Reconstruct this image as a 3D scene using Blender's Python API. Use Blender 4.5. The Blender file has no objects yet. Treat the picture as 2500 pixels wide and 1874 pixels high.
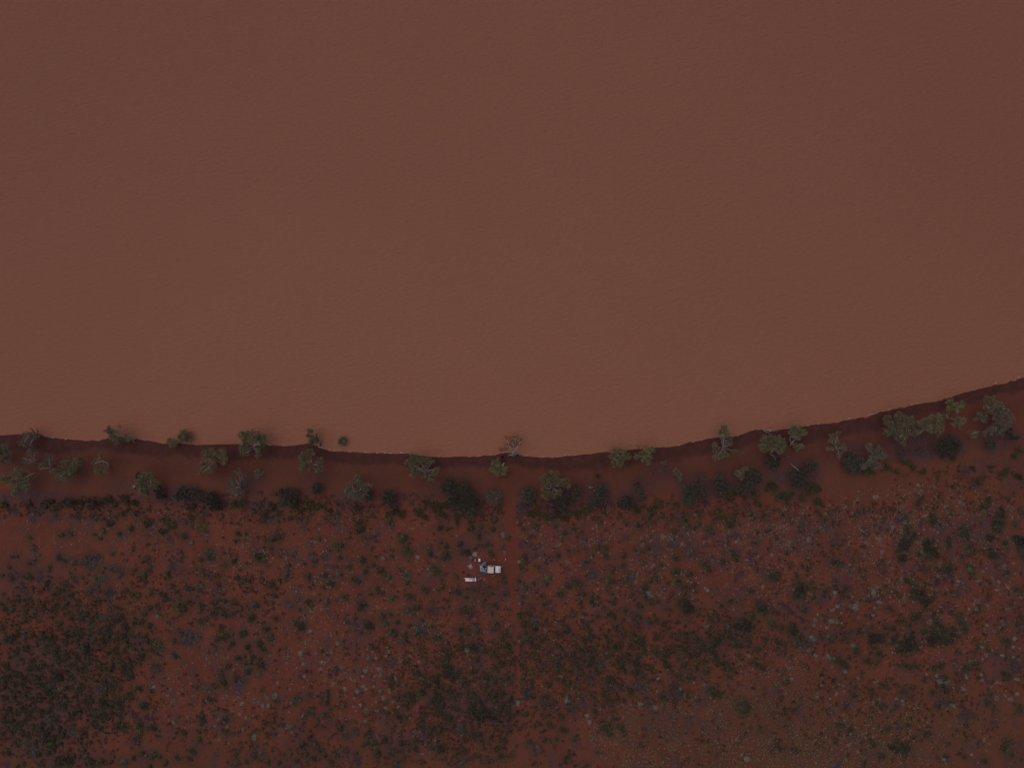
import bpy, bmesh, math, random
import numpy as np
from mathutils import Vector, Matrix, noise as mnoise
R = random.Random(7)
NR = np.random.RandomState(11)
S = 8.7            # photograph pixels per metre at lake level
H = 200.0          # drone height above the lake, metres
# ------------------------------------------------------------------ camera
scn = bpy.context.scene
COL = scn.collection
cd = bpy.data.cameras.new('camera'); cam = bpy.data.objects.new('camera', cd); COL.objects.link(cam)
cam.location = (0, 0, H); cam.rotation_euler = (0, 0, 0)
cd.sensor_fit = 'HORIZONTAL'; cd.sensor_width = 36.0
cd.lens = 36.0 * H / (2500.0 / S)
cd.clip_start = 1.0; cd.clip_end = 12000.0
scn.camera = cam
# ------------------------------------------------------------------ sky, sun, exposure
SUN_EL, SUN_AZ = math.radians(66), math.radians(-58)      # azimuth clockwise from the top of the picture
w = bpy.data.worlds.new('World'); scn.world = w; w.use_nodes = True
nt = w.node_tree
bg = nt.nodes['Background']; sk = nt.nodes.new('ShaderNodeTexSky'); sk.sky_type = 'NISHITA'
sk.sun_disc = False; sk.sun_elevation = SUN_EL; sk.sun_rotation = SUN_AZ
sk.air_density = 1.0; sk.dust_density = 2.5; sk.ozone_density = 1.0
nt.links.new(sk.outputs[0], bg.inputs[0]); bg.inputs[1].default_value = 0.062
sl = bpy.data.lights.new('sun', 'SUN'); sun = bpy.data.objects.new('sun', sl); COL.objects.link(sun)
sl.energy = 1.5; sl.angle = math.radians(100); sl.color = (1.0, 0.90, 0.80)
sd = Vector((math.sin(SUN_AZ) * math.cos(SUN_EL), math.cos(SUN_AZ) * math.cos(SUN_EL), math.sin(SUN_EL)))
sun.rotation_euler = sd.to_track_quat('Z', 'Y').to_euler(); sun.location = (0, 0, 300)
vs = scn.view_settings; vs.view_transform = 'Standard'; vs.look = 'None'; vs.gamma = 1.0
vs.use_curve_mapping = False; vs.exposure = -0.5
scn.cycles.max_bounces = 5; scn.cycles.diffuse_bounces = 3; scn.cycles.use_denoising = True
# ------------------------------------------------------------------ helpers
def lin(c): return tuple(((v/255)/12.92 if v/255 <= .04045 else ((v/255+.055)/1.055)**2.4) for v in c)
def P(px, py, z=0.0):
    k = (H - z) / H / S
    return ((px - 1250) * k, (937 - py) * k)
ZT = {1: (0, 1200, 3.539), 2: (625, 1200, 3.539), 3: (1250, 1200, 3.539), 4: (1875, 1200, 3.539),
      5: (0, 1534, 3.539), 6: (625, 1534, 3.539), 7: (1250, 1534, 3.539), 8: (1875, 1534, 3.539),
      'A': (0, 1020, 5.267), 'B': (400, 1020, 5.267), 'C': (800, 1040, 5.267), 'D': (1200, 1040, 5.267),
      'E': (1600, 1010, 5.267), 'F': (2000, 900, 4.424), 'K': (1100, 1310, 13.82)}
def Z(zone, u, v):
    a, b, s = ZT[zone]
    return a + u / s, b + v / s
def vnoise(x, y, seed=0):
    x = np.asarray(x, float); y = np.asarray(y, float)
    xi = np.floor(x).astype(np.int64); yi = np.floor(y).astype(np.int64); fx = x - xi; fy = y - yi
    fx = fx*fx*(3-2*fx); fy = fy*fy*(3-2*fy)
    def h(a, b):
        n = (a * 374761393 + b * 668265263 + seed * 1442695041) & 0xffffffff
        n = ((n ^ (n >> 13)) * 1274126177) & 0xffffffff
        n = n ^ (n >> 16)
        return (n & 0xffff) / 65535.0
    return (h(xi, yi)*(1-fx)+h(xi+1, yi)*fx)*(1-fy)+(h(xi, yi+1)*(1-fx)+h(xi+1, yi+1)*fx)*fy
def fbm(x, y, seed=0, o=4):
    t = 0; a = .5; f = 1
    for i in range(o):
        t = t + a * vnoise(np.asarray(x)*f, np.asarray(y)*f, seed + i); a *= .5; f *= 2.03
    return t
def newmesh(name, verts, faces, mats, parent=None, smooth=False, mi=None):
    me = bpy.data.meshes.new(name); me.from_pydata([tuple(v) for v in verts], [], faces)
    for m in (mats if isinstance(mats, (list, tuple)) else [mats]): me.materials.append(m)
    if mi is not None: me.polygons.foreach_set('material_index', mi)
    if smooth: me.polygons.foreach_set('use_smooth', [True] * len(me.polygons))
    me.update()
    o = bpy.data.objects.new(name, me); COL.objects.link(o)
    if parent: o.parent = parent
    return o
def tag(o, label=None, cat=None, group=None, kind=None):
    if label: o['label'] = label
    if cat: o['category'] = cat
    if group: o['group'] = group
    if kind: o['kind'] = kind
    return o
def empty(name, loc, rz=0.0):
    o = bpy.data.objects.new(name, None); COL.objects.link(o); o.location = loc; o.rotation_euler = (0, 0, rz)
    o.empty_display_size = .3
    return o
class MB:
    """collects simple shapes and links them as one mesh"""
    def __init__(s): s.v = []; s.f = []
    def box(s, c, d, rz=0, taper=1.0):
        n = len(s.v); cr, sr = math.cos(rz), math.sin(rz)
        for z in (-1, 1):
            k = taper if z > 0 else 1
            for x, y in ((-1, -1), (1, -1), (1, 1), (-1, 1)):
                px, py = x*d[0]/2*k, y*d[1]/2*k
                s.v.append((c[0]+px*cr-py*sr, c[1]+px*sr+py*cr, c[2]+z*d[2]/2))
        s.f += [tuple(n+i for i in q) for q in ((3,2,1,0),(4,5,6,7),(0,1,5,4),(1,2,6,5),(2,3,7,6),(3,0,4,7))]
        return s
    def tube(s, pts, rad, n=6, caps=True):
        pts = [Vector(p) for p in pts]
        if not isinstance(rad, (list, tuple)): rad = [rad]*len(pts)
        base = len(s.v)
        for i, p in enumerate(pts):
            a = pts[max(0, i-1)]; b = pts[min(len(pts)-1, i+1)]; d = (b-a)
            if d.length < 1e-6: d = Vector((0, 0, 1))
            d.normalize(); u = d.orthogonal().normalized()
            ref = Vector((0.31, 0.17, 0.93)); u = (ref - d*ref.dot(d))
            if u.length < .1: u = d.orthogonal()
            u.normalize(); v = d.cross(u)
            for k in range(n):
                t = 2*math.pi*k/n
                q = p + (u*math.cos(t)+v*math.sin(t))*rad[i]; s.v.append(tuple(q))
        for i in range(len(pts)-1):
            for k in range(n):
                a = base+i*n+k; b = base+i*n+(k+1) % n
                s.f.append((a, b, b+n, a+n))
        if caps:
            s.f.append(tuple(base+k for k in range(n))[::-1]); e = base+(len(pts)-1)*n
            s.f.append(tuple(e+k for k in range(n)))
        return s
    def poly(s, pts, f=None):
        n = len(s.v); s.v += [tuple(p) for p in pts]
        for q in (f or [tuple(range(len(pts)))]): s.f.append(tuple(n+i for i in q))
        return s
    def prism(s, pts, z0, z1):
        n = len(s.v); m = len(pts)
        s.v += [(p[0], p[1], z0) for p in pts] + [(p[0], p[1], z1) for p in pts]
        s.f.append(tuple(n+i for i in range(m))[::-1]); s.f.append(tuple(n+m+i for i in range(m)))
        for i in range(m):
            j = (i+1) % m; s.f.append((n+i, n+j, n+m+j, n+m+i))
        return s
    def ball(s, c, r, sx=1, sy=1, sz=1, nu=8, nv=5):
        n = len(s.v)
        for j in range(nv+1):
            t = math.pi*j/nv
            for i in range(nu):
                a = 2*math.pi*i/nu
                s.v.append((c[0]+r*sx*math.sin(t)*math.cos(a), c[1]+r*sy*math.sin(t)*math.sin(a), c[2]+r*sz*math.cos(t)))
        for j in range(nv):
            for i in range(nu):
                a = n+j*nu+i; b = n+j*nu+(i+1) % nu
                s.f.append((a, a+nu, b+nu, b))
        return s
    def build(s, name, mat, parent=None, smooth=False): return newmesh(name, s.v, s.f, mat, parent, smooth)
# ------------------------------------------------------------------ materials
def mat(name, col, rough=.85, col2=None, scale=3.0, rnd=0.0, metal=0.0, bump=0.0, bscale=20.0, spec=.3):
    m = bpy.data.materials.new(name); m.use_nodes = True; n = m.node_tree.nodes; l = m.node_tree.links
    b = n['Principled BSDF']; b.inputs['Roughness'].default_value = rough; b.inputs['Metallic'].default_value = metal
    b.inputs['Specular IOR Level'].default_value = spec
    tc = n.new('ShaderNodeTexCoord')
    nz = n.new('ShaderNodeTexNoise'); nz.inputs['Scale'].default_value = scale; nz.inputs['Detail'].default_value = 3
    l.new(tc.outputs['Object'], nz.inputs['Vector'])
    rp = n.new('ShaderNodeMapRange'); rp.inputs[1].default_value = .35; rp.inputs[2].default_value = .65
    l.new(nz.outputs['Fac'], rp.inputs[0])
    mx = n.new('ShaderNodeMix'); mx.data_type = 'RGBA'; l.new(rp.outputs[0], mx.inputs['Factor'])
    c2 = col2 or tuple(v*.75 for v in col)
    mx.inputs['A'].default_value = (*c2, 1); mx.inputs['B'].default_value = (*col, 1)
    out = mx.outputs['Result']
    if rnd:
        oi = n.new('ShaderNodeObjectInfo'); mr = n.new('ShaderNodeMapRange')
        mr.inputs[3].default_value = 1-rnd; mr.inputs[4].default_value = 1+rnd; l.new(oi.outputs['Random'], mr.inputs[0])
        hs = n.new('ShaderNodeHueSaturation'); l.new(out, hs.inputs['Color']); l.new(mr.outputs[0], hs.inputs['Value'])
        m2 = n.new('ShaderNodeMath'); m2.operation = 'MULTIPLY_ADD'; l.new(oi.outputs['Random'], m2.inputs[0])
        fr = n.new('ShaderNodeMath'); fr.operation = 'FRACT'; m3 = n.new('ShaderNodeMath'); m3.operation = 'MULTIPLY'
        l.new(oi.outputs['Random'], m3.inputs[0]); m3.inputs[1].default_value = 17.3; l.new(m3.outputs[0], fr.inputs[0])
        l.new(fr.outputs[0], m2.inputs[0]); m2.inputs[1].default_value = .05; m2.inputs[2].default_value = .475
        l.new(m2.outputs[0], hs.inputs['Hue']); out = hs.outputs['Color']
    l.new(out, b.inputs['Base Color'])
    if bump:
        nb = n.new('ShaderNodeTexNoise'); nb.inputs['Scale'].default_value = bscale; l.new(tc.outputs['Object'], nb.inputs['Vector'])
        bp = n.new('ShaderNodeBump'); bp.inputs['Strength'].default_value = bump; l.new(nb.outputs['Fac'], bp.inputs['Height'])
        l.new(bp.outputs[0], b.inputs['Normal'])
    return m
M = {}
M['olive'] = mat('olive_foliage', (.215,.187,.105), .8, (.118,.101,.058), 1.3, .12)
M['yolive'] = mat('yellow_olive_foliage', (.235,.203,.103), .8, (.130,.111,.057), .9, .12)
M['greyfol'] = mat('grey_green_foliage', (.185,.164,.115), .8, (.105,.091,.066), .9, .12)
M['darkfol'] = mat('dark_foliage', (.112,.098,.072), .8, (.050,.042,.033), 1.5, .18)
M['green'] = mat('green_foliage', (.110,.100,.045), .8, (.070,.062,.030), 1.2, .2)
M['bush'] = mat('bush_foliage', (.078,.061,.035), .85, (.050,.038,.025), 1.2, .25)
M['blue'] = mat('blue_grey_leaf', (.084,.078,.072), .8, (.050,.045,.042), 1.5, .2)
M['bluelight'] = mat('blue_grey_leaf_tip', (.235,.23,.215), .8, (.15,.145,.135), 1.5, .2)
M['pale'] = mat('pale_tussock', (.23,.20,.165), .9, (.15,.12,.10), 2.5, .28)
M['tuft'] = mat('pale_tuft', (.30,.225,.175), .9, (.20,.14,.11), .05)
M['tan'] = mat('tan_tuft', (.25,.155,.100), .9, (.16,.10,.065), .05)
M['herb'] = mat('dull_herb', (.11,.070,.040), .9, (.075,.045,.030), .05)
M['purple'] = mat('dead_twigs', (.150,.100,.110), .95, (.085,.055,.062), .06)
M['bark'] = mat('pale_bark', (.52,.43,.41), .7, (.27,.20,.19), 1.2, .1)
M['bark2'] = mat('brown_bark', (.20,.12,.11), .8, (.12,.07,.065), 1.2)
M['darkwood'] = mat('dark_wood', (.06,.032,.034), .8)
M['redtwig'] = mat('reddish_twigs', (.15,.072,.055), .9)
M['redsoil'] = mat('dark_red_mound', (.13,.02,.016), .95)
# ------------------------------------------------------------------ the shoreline, traced at lake level
SH = [(-40000,900),(-8000,980),(-1500,1040),(-400,1062),(0,1063.7),(30,1062),(60,1061),(100,1061),(115,1068),(170,1073.2),(210,1074.7),(250,1071.3),(300,1067),
(320,1069),(335,1073.5),(380,1079),(410,1081.7),(440,1080),(455,1081.7),(475,1084.6),(518,1086.5),(570,1084.6),(600,1083),(640,1081.5),(665,1087.4),(690,1091),
(720,1088.4),(745,1082.7),(757,1080),(775,1088.4),(790,1095),(815,1098.8),(850,1100.8),(900,1105.5),(960,1106.5),(1000,1106.5),
(1030,1111),(1050,1113),(1090,1115),(1150,1113),(1200,1110.3),(1225,1107),(1238,1104.5),(1265,1106),(1280,1113),(1310,1114.4),
(1360,1114),(1420,1110),(1460,1105.5),(1500,1101),(1535,1098),(1560,1095),(1600,1092.3),(1640,1090.7),(1680,1081),(1740,1070.8),
(1775,1066),(1800,1064),(1835,1050.8),(1845,1048),(1865,1047),(1885,1053.7),(1900,1050.8),(1925,1046),(1960,1041.3),(1990,1036.8),
(2020,1032),(2070,1022),(2130,1010.8),(2160,1004),(2200,993.8),(2240,985.9),(2300,973.5),(2370,954),(2430,936),(2500,919),
(2800,830),(3300,650),(6000,-700),(12000,-4000),(40000,-19000)]
SHX = np.array([(p[0]-1250)/S for p in SH]); SHY = np.array([(937-p[1])/S for p in SH])
def shore(x):
    x = np.asarray(x, float); k = (np.abs(x) < 170)
    y = np.zeros_like(x)
    for d in (-.7, 0, .7): y = y + np.interp(x+d, SHX, SHY)/3
    y = y + k*((fbm(x*.9, x*0+3.3, 5, 3)-.45)*.45) + k*(fbm(x*.22, x*0+8.1, 15, 2)-.37)*.3
    return y
def gz(x, y):
    """ground height"""
    x = np.asarray(x, float); y = np.asarray(y, float)
    d = shore(x) - y
    z = np.where(d < 0, np.maximum(d*.16, -4), np.interp(d, [0, 3, 5.5, 12, 30, 120, 3000], [0, .38, .95, 1.35, 1.7, 2.2, 3.0]))
    near = np.clip((d+1)/6, 0, 1)
    z = z + near*((fbm(x*.12, y*.12, 21, 4)-.47)*.9 + (fbm(x*.9, y*.9, 31, 3)-.45)*.22) + (np.abs(d) < 3)*((fbm(x*1.7, y*1.7, 77, 2)-.37)*.05)
    return z
def G1(x, y): return float(gz(x, y))
xs = np.concatenate([-np.geomspace(4000, 168, 26), np.arange(-165, 165.1, .42), np.geomspace(168, 4000, 26)])
vv = np.concatenate([[-4000, -600, -150, -60, -20, -8, -4, -2.5, -1.6], np.arange(-1.2, 7, .22), np.arange(7, 104, .42), np.geomspace(105, 4000, 24)])
GX, GV = np.meshgrid(xs, vv, indexing='ij'); GY = shore(GX) - GV
GZ = gz(GX, GY)
nx, nv = GX.shape
co = np.stack([GX, GY, GZ], -1).reshape(-1, 3)
i, j = np.meshgrid(np.arange(nx-1), np.arange(nv-1), indexing='ij')
a = (i*nv+j).ravel(); quads = np.stack([a, a+1, a+nv+1, a+nv], -1)
me = bpy.data.meshes.new('ground'); me.vertices.add(len(co)); me.vertices.foreach_set('co', co.ravel())
me.loops.add(quads.size); me.loops.foreach_set('vertex_index', quads.ravel().astype(np.int32))
me.polygons.add(len(quads)); me.polygons.foreach_set('loop_start', np.arange(0, quads.size, 4, dtype=np.int32))
me.polygons.foreach_set('loop_total', np.full(len(quads), 4, dtype=np.int32))
me.polygons.foreach_set('use_smooth', np.ones(len(quads), dtype=bool)); me.update(calc_edges=True)
# soil kinds: R = damp mud along the water, G = leaf litter and dead herbs, B = wheel-packed track
D = (shore(GX)-GY)
PX = GX*S*H/(H-GZ)+1250; PY = 937-GY*S*H/(H-GZ)
wob = (fbm(GX*.12, GY*.12, 41, 3)-.45)*5.5 + (fbm(GX*1.1, GY*1.1, 43, 3)-.45)*1.6
wet = np.clip(1-(D+wob-3.0)/2.0, 0, 1)
wet2 = .35*np.clip(1-(D+wob-7.5)/5, 0, 1)
wet = np.maximum(wet, wet2)
lit = np.zeros_like(GX)
LIT = [  # photograph px: x, y, rx, ry, strength
(60,1215,150,22,.75),(220,1225,90,20,.6),(300,1190,60,30,.45),(440,1210,90,34,.8),(500,1225,90,24,.8),(600,1190,60,50,.5),(650,1235,60,24,.8),
(700,1215,60,30,.6),(760,1175,50,30,.4),(860,1215,60,30,.55),(890,1240,40,16,.6),(960,1215,30,34,.6),(1120,1215,70,60,.7),(1040,1225,60,26,.45),(1205,1215,35,30,.7),
(1280,1220,36,38,.8),(1370,1220,60,45,.85),(1460,1210,45,40,.8),(1540,1215,45,35,.75),(1570,1185,40,30,.6),(1610,1150,40,22,.6),(1700,1190,60,45,.8),
(1770,1180,40,40,.8),(1830,1175,50,45,.8),(1900,1130,60,40,.5),(1895,1165,50,30,.85),(1960,1160,50,50,.8),(2090,1120,50,45,.7),(2230,1090,90,45,.8),
(2310,1090,60,40,.8),(2430,1070,70,50,.6),(2050,1110,30,40,.3),(2420,1130,60,30,.4),(120,1150,120,50,.3),(350,1200,50,30,.5),(2480,1150,50,60,.35),
(2240,1300,70,30,.25),(1900,1300,160,60,.25),(2340,1300,120,50,.4),(100,1700,170,120,.35),(90,1620,100,60,.35),(1150,1730,90,40,.55),(1090,1710,60,30,.5),
(1780,1560,80,50,.35),(2440,1600,50,30,.35),(2470,1560,40,120,.3),(60,1400,120,60,.3),(90,1790,100,60,.45)]
for (x, y, rx, ry, s_) in LIT:
    q = ((PX-x)/rx)**2+((PY-y)/ry)**2
    lit = np.maximum(lit, s_*np.clip(1.25-q, 0, 1))
lit = np.clip(lit*(.35+1.3*fbm(GX*.8, GY*.8, 51, 4)), 0, 1)
spk = fbm(GX*.35, GY*.35, 61, 4); below = np.clip((PY-1235)/20, 0, 1)
lit = np.maximum(lit, below*np.clip((spk-.50)*3.2, 0, .55))
TR = np.array([(1240,1100),(1245,1180),(1247,1300),(1252,1400),(1256,1500),(1262,1600),(1268,1700),(1274,1800),(1282,1900),(1300,2300)], float)
tx = np.interp(PY, TR[:, 1], TR[:, 0]); dt = np.abs(PX-tx)
fade = np.clip((PY-1120)/60, 0, 1)*np.clip(1.45-(PY-1300)/800, .45, 1)
hw = np.interp(PY, [1240, 1400, 1650, 1874], [15, 13, 8, 6]) + (fbm(GX*.3, GY*.3, 95, 3)-.45)*8
trk = fade*np.clip((hw-dt)/6, 0, 1)
camp = np.clip(1.2-(((PX-1175)/75)**2+((PY-1385)/42)**2), 0, 1)*.35
spur = np.clip((9-np.abs(PY-(1391+6*np.sin(PX/14)))-0*PX)/4, 0, 1)*((PX > 1205) & (PX < 1252))*.5
trk = np.maximum(np.maximum(trk*(1-.45*(dt < 4)), camp), spur)
lit *= (1-np.clip(trk*1.4, 0, 1))
dull = np.clip(((PX-1250)/500), 0, 1)*np.clip((PY-1600)/150, 0, 1)*np.clip(.4+1.2*fbm(GX*.05, GY*.05, 71, 3), 0, 1)
dull = np.maximum(dull, .6*np.clip((PY-1750)/120, 0, 1))
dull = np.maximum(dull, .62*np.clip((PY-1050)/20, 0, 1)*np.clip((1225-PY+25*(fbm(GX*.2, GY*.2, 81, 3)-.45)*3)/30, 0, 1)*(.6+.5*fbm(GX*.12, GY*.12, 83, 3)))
ca = me.color_attributes.new('soil', 'FLOAT_COLOR', 'POINT')
ca.data.foreach_set('color', np.stack([wet, lit, trk, dull], -1).reshape(-1).astype(np.float32))
gm = bpy.data.materials.new('red_soil'); gm.use_nodes = True; n = gm.node_tree.nodes; l = gm.node_tree.links
b = n['Principled BSDF']; b.inputs['Roughness'].default_value = .95; b.inputs['Specular IOR Level'].default_value = .15
at = n.new('ShaderNodeAttribute'); at.attribute_name = 'soil'; sp = n.new('ShaderNodeSeparateColor'); l.new(at.outputs['Color'], sp.inputs[0])
tc = n.new('ShaderNodeNewGeometry')
def nz(sc, det=4, ro=.6):
    k = n.new('ShaderNodeTexNoise'); k.inputs['Scale'].default_value = sc; k.inputs['Detail'].default_value = det; k.inputs['Roughness'].default_value = ro
    l.new(tc.outputs['Position'], k.inputs['Vector']); return k.outputs['Fac']
def mr(x, a, b_, c=0, d=1):
    k = n.new('ShaderNodeMapRange'); l.new(x, k.inputs[0]); k.inputs[1].default_value = a; k.inputs[2].default_value = b_
    k.inputs[3].default_value = c; k.inputs[4].default_value = d; return k.outputs[0]
def mixc(f, A, B):
    k = n.new('ShaderNodeMix'); k.data_type = 'RGBA'
    if isinstance(f, float): k.inputs['Factor'].default_value = f
    else: l.new(f, k.inputs['Factor'])
    for nm, v in (('A', A), ('B', B)):
        if isinstance(v, tuple): k.inputs[nm].default_value = (*v, 1)
        else: l.new(v, k.inputs[nm])
    return k.outputs['Result']
def mul(a_, b_):
    k = n.new('ShaderNodeMath'); k.operation = 'MULTIPLY'; l.new(a_, k.inputs[0])
    if isinstance(b_, float): k.inputs[1].default_value = b_
    else: l.new(b_, k.inputs[1])
    return k.outputs[0]
SOILA, SOILB = (.180,.053,.035), (.142,.043,.030)
c = mixc(mr(nz(.06, 5), .38, .62), SOILA, SOILB)
c = mixc(mr(nz(.9, 5), .45, .72, 0, .55), c, (.198,.059,.038))
c = mixc(mr(nz(2.6, 5, .75), .5, .66, 0, .75), c, (.100,.040,.030))
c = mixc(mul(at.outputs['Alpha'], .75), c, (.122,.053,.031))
c = mixc(mr(nz(7.0, 3, .8), .58, .75, 0, .5), c, (.24,.12,.09))

as_ = n.new('ShaderNodeAttribute'); as_.attribute_name = 'scrub_litter'
c = mixc(mul(mul(as_.outputs['Fac'], .9), mr(nz(3.0, 5, .8), .3, .6, .45, 1)), c, (.062,.043,.029))
c = mixc(mul(sp.outputs[2], .8), c, (.150,.043,.029))
littone = mixc(mr(nz(1.6, 5, .8), .38, .62), (.058,.031,.034), (.100,.060,.066))
c = mixc(mul(sp.outputs[1], .95), c, littone)
mud = mixc(mr(nz(.5, 4), .4, .6), (.070,.027,.023), (.090,.033,.028))
mud = mixc(mr(nz(3.5, 5, .7), .5, .68, 0, .6), mud, (.060,.029,.026))
c = mixc(sp.outputs[0], c, mud)
l.new(c, b.inputs['Base Color'])
bp = n.new('ShaderNodeBump'); bp.inputs['Strength'].default_value = .7; bp.inputs['Distance'].default_value = .12
l.new(nz(2.2, 6, .7), bp.inputs['Height']); l.new(bp.outputs[0], b.inputs['Normal'])
me.materials.append(gm)
ground = bpy.data.objects.new('ground', me); COL.objects.link(ground)
tag(ground, 'red desert sand running from the dark wet bank down past the scrub', kind='structure')
# ------------------------------------------------------------------ the lake
wm = bpy.data.materials.new('muddy_water'); wm.use_nodes = True; n = wm.node_tree.nodes; l = wm.node_tree.links
b = n['Principled BSDF']; b.inputs['Roughness'].default_value = .45; b.inputs['IOR'].default_value = 1.33; b.inputs['Specular IOR Level'].default_value = .14
tc = n.new('ShaderNodeNewGeometry')
c = mixc(mr(nz(.012, 4, .55), .35, .65), (.318,.134,.088), (.340,.150,.100))
c = mixc(mr(nz(.45, 5, .7), .42, .72, 0, .35), c, (.33,.142,.083))
c = mixc(mr(nz(1.6, 6, .85), .42, .60, 0, .50), c, (.25,.098,.076))
c = mixc(mr(nz(.16, 6, .8), .50, .60, 0, .22), c, (.34,.155,.075))
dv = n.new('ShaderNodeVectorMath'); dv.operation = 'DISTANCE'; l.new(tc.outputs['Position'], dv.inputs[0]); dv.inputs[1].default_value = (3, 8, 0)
c = mixc(mul(mr(dv.outputs['Value'], 5, 165, 0, 1), .62), c, (.262,.102,.072))  # brighter glow at mid-lake painted into the water colour, darker outward
sx = n.new('ShaderNodeSeparateXYZ'); l.new(tc.outputs['Position'], sx.inputs[0])
c = mixc(mr(sx.outputs['Y'], 60, -22, 0, .5), c, (.350,.142,.086))
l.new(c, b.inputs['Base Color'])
mp = n.new('ShaderNodeMapping'); mp.inputs['Scale'].default_value = (.5, 1.1, 1); mp.inputs['Rotation'].default_value = (0, 0, .25)
l.new(tc.outputs['Position'], mp.inputs[0])
wn = n.new('ShaderNodeTexNoise'); wn.inputs['Scale'].default_value = 1.2; wn.inputs['Detail'].default_value = 5; wn.inputs['Roughness'].default_value = .65
l.new(mp.outputs[0], wn.inputs['Vector'])
bp = n.new('ShaderNodeBump'); bp.inputs['Strength'].default_value = .6; bp.inputs['Distance'].default_value = .8
l.new(wn.outputs['Fac'], bp.inputs['Height']); l.new(bp.outputs[0], b.inputs['Normal'])
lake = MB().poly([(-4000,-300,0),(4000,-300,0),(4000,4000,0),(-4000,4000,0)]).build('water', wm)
tag(lake, 'still muddy brown lake water filling the top of the view', kind='structure')
# ------------------------------------------------------------------ trees and tall shrubs of the shore belt
def leaf_quads(rs, centres, radii, size, per_m2, flat=.75):
    """leaf-sized faces spread through clumps; returns verts, faces"""
    V = []
    for c, r in zip(centres, radii):
        n = max(8, int(per_m2*r*r))
        d = rs.normal(size=(n, 3)); d /= np.linalg.norm(d, axis=1)[:, None]
        rad = r*(rs.rand(n, 1)**.45); p = np.array(c) + d*rad*np.array([1, 1, flat])
        a = rs.normal(size=(n, 3)) + np.array([0, 0, .6]); a /= np.linalg.norm(a, axis=1)[:, None]
        t = np.cross(a, rs.normal(size=(n, 3))); t /= np.linalg.norm(t, axis=1)[:, None]; bt = np.cross(a, t)
        s = size*(.6+.8*rs.rand(n, 1)); L = s*1.5
        V.append(np.stack([p-t*s*.5, p+bt*L*.5, p+t*s*.5, p-bt*L*.5], 1).reshape(-1, 3))
    V = np.concatenate(V); k = len(V)//4
    return V, np.arange(k*4).reshape(k, 4)
def npmesh(name, V, F, mats, mi=None, smooth=False):
    me = bpy.data.meshes.new(name); me.vertices.add(len(V)); me.vertices.foreach_set('co', np.asarray(V, np.float32).ravel())
    k = F.shape[1]; me.loops.add(F.size); me.loops.foreach_set('vertex_index', F.ravel().astype(np.int32))
    me.polygons.add(len(F)); me.polygons.foreach_set('loop_start', np.arange(0, F.size, k, dtype=np.int32))
    me.polygons.foreach_set('loop_total', np.full(len(F), k, dtype=np.int32))
    for m in mats: me.materials.append(m)
    if mi is not None: me.polygons.foreach_set('material_index', np.asarray(mi, np.int32))
    me.update(calc_edges=True); return me
def link(name, me, parent=None):
    o = bpy.data.objects.new(name, me); COL.objects.link(o)
    if parent: o.parent = parent
    return o
TREE_N = 0
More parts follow.
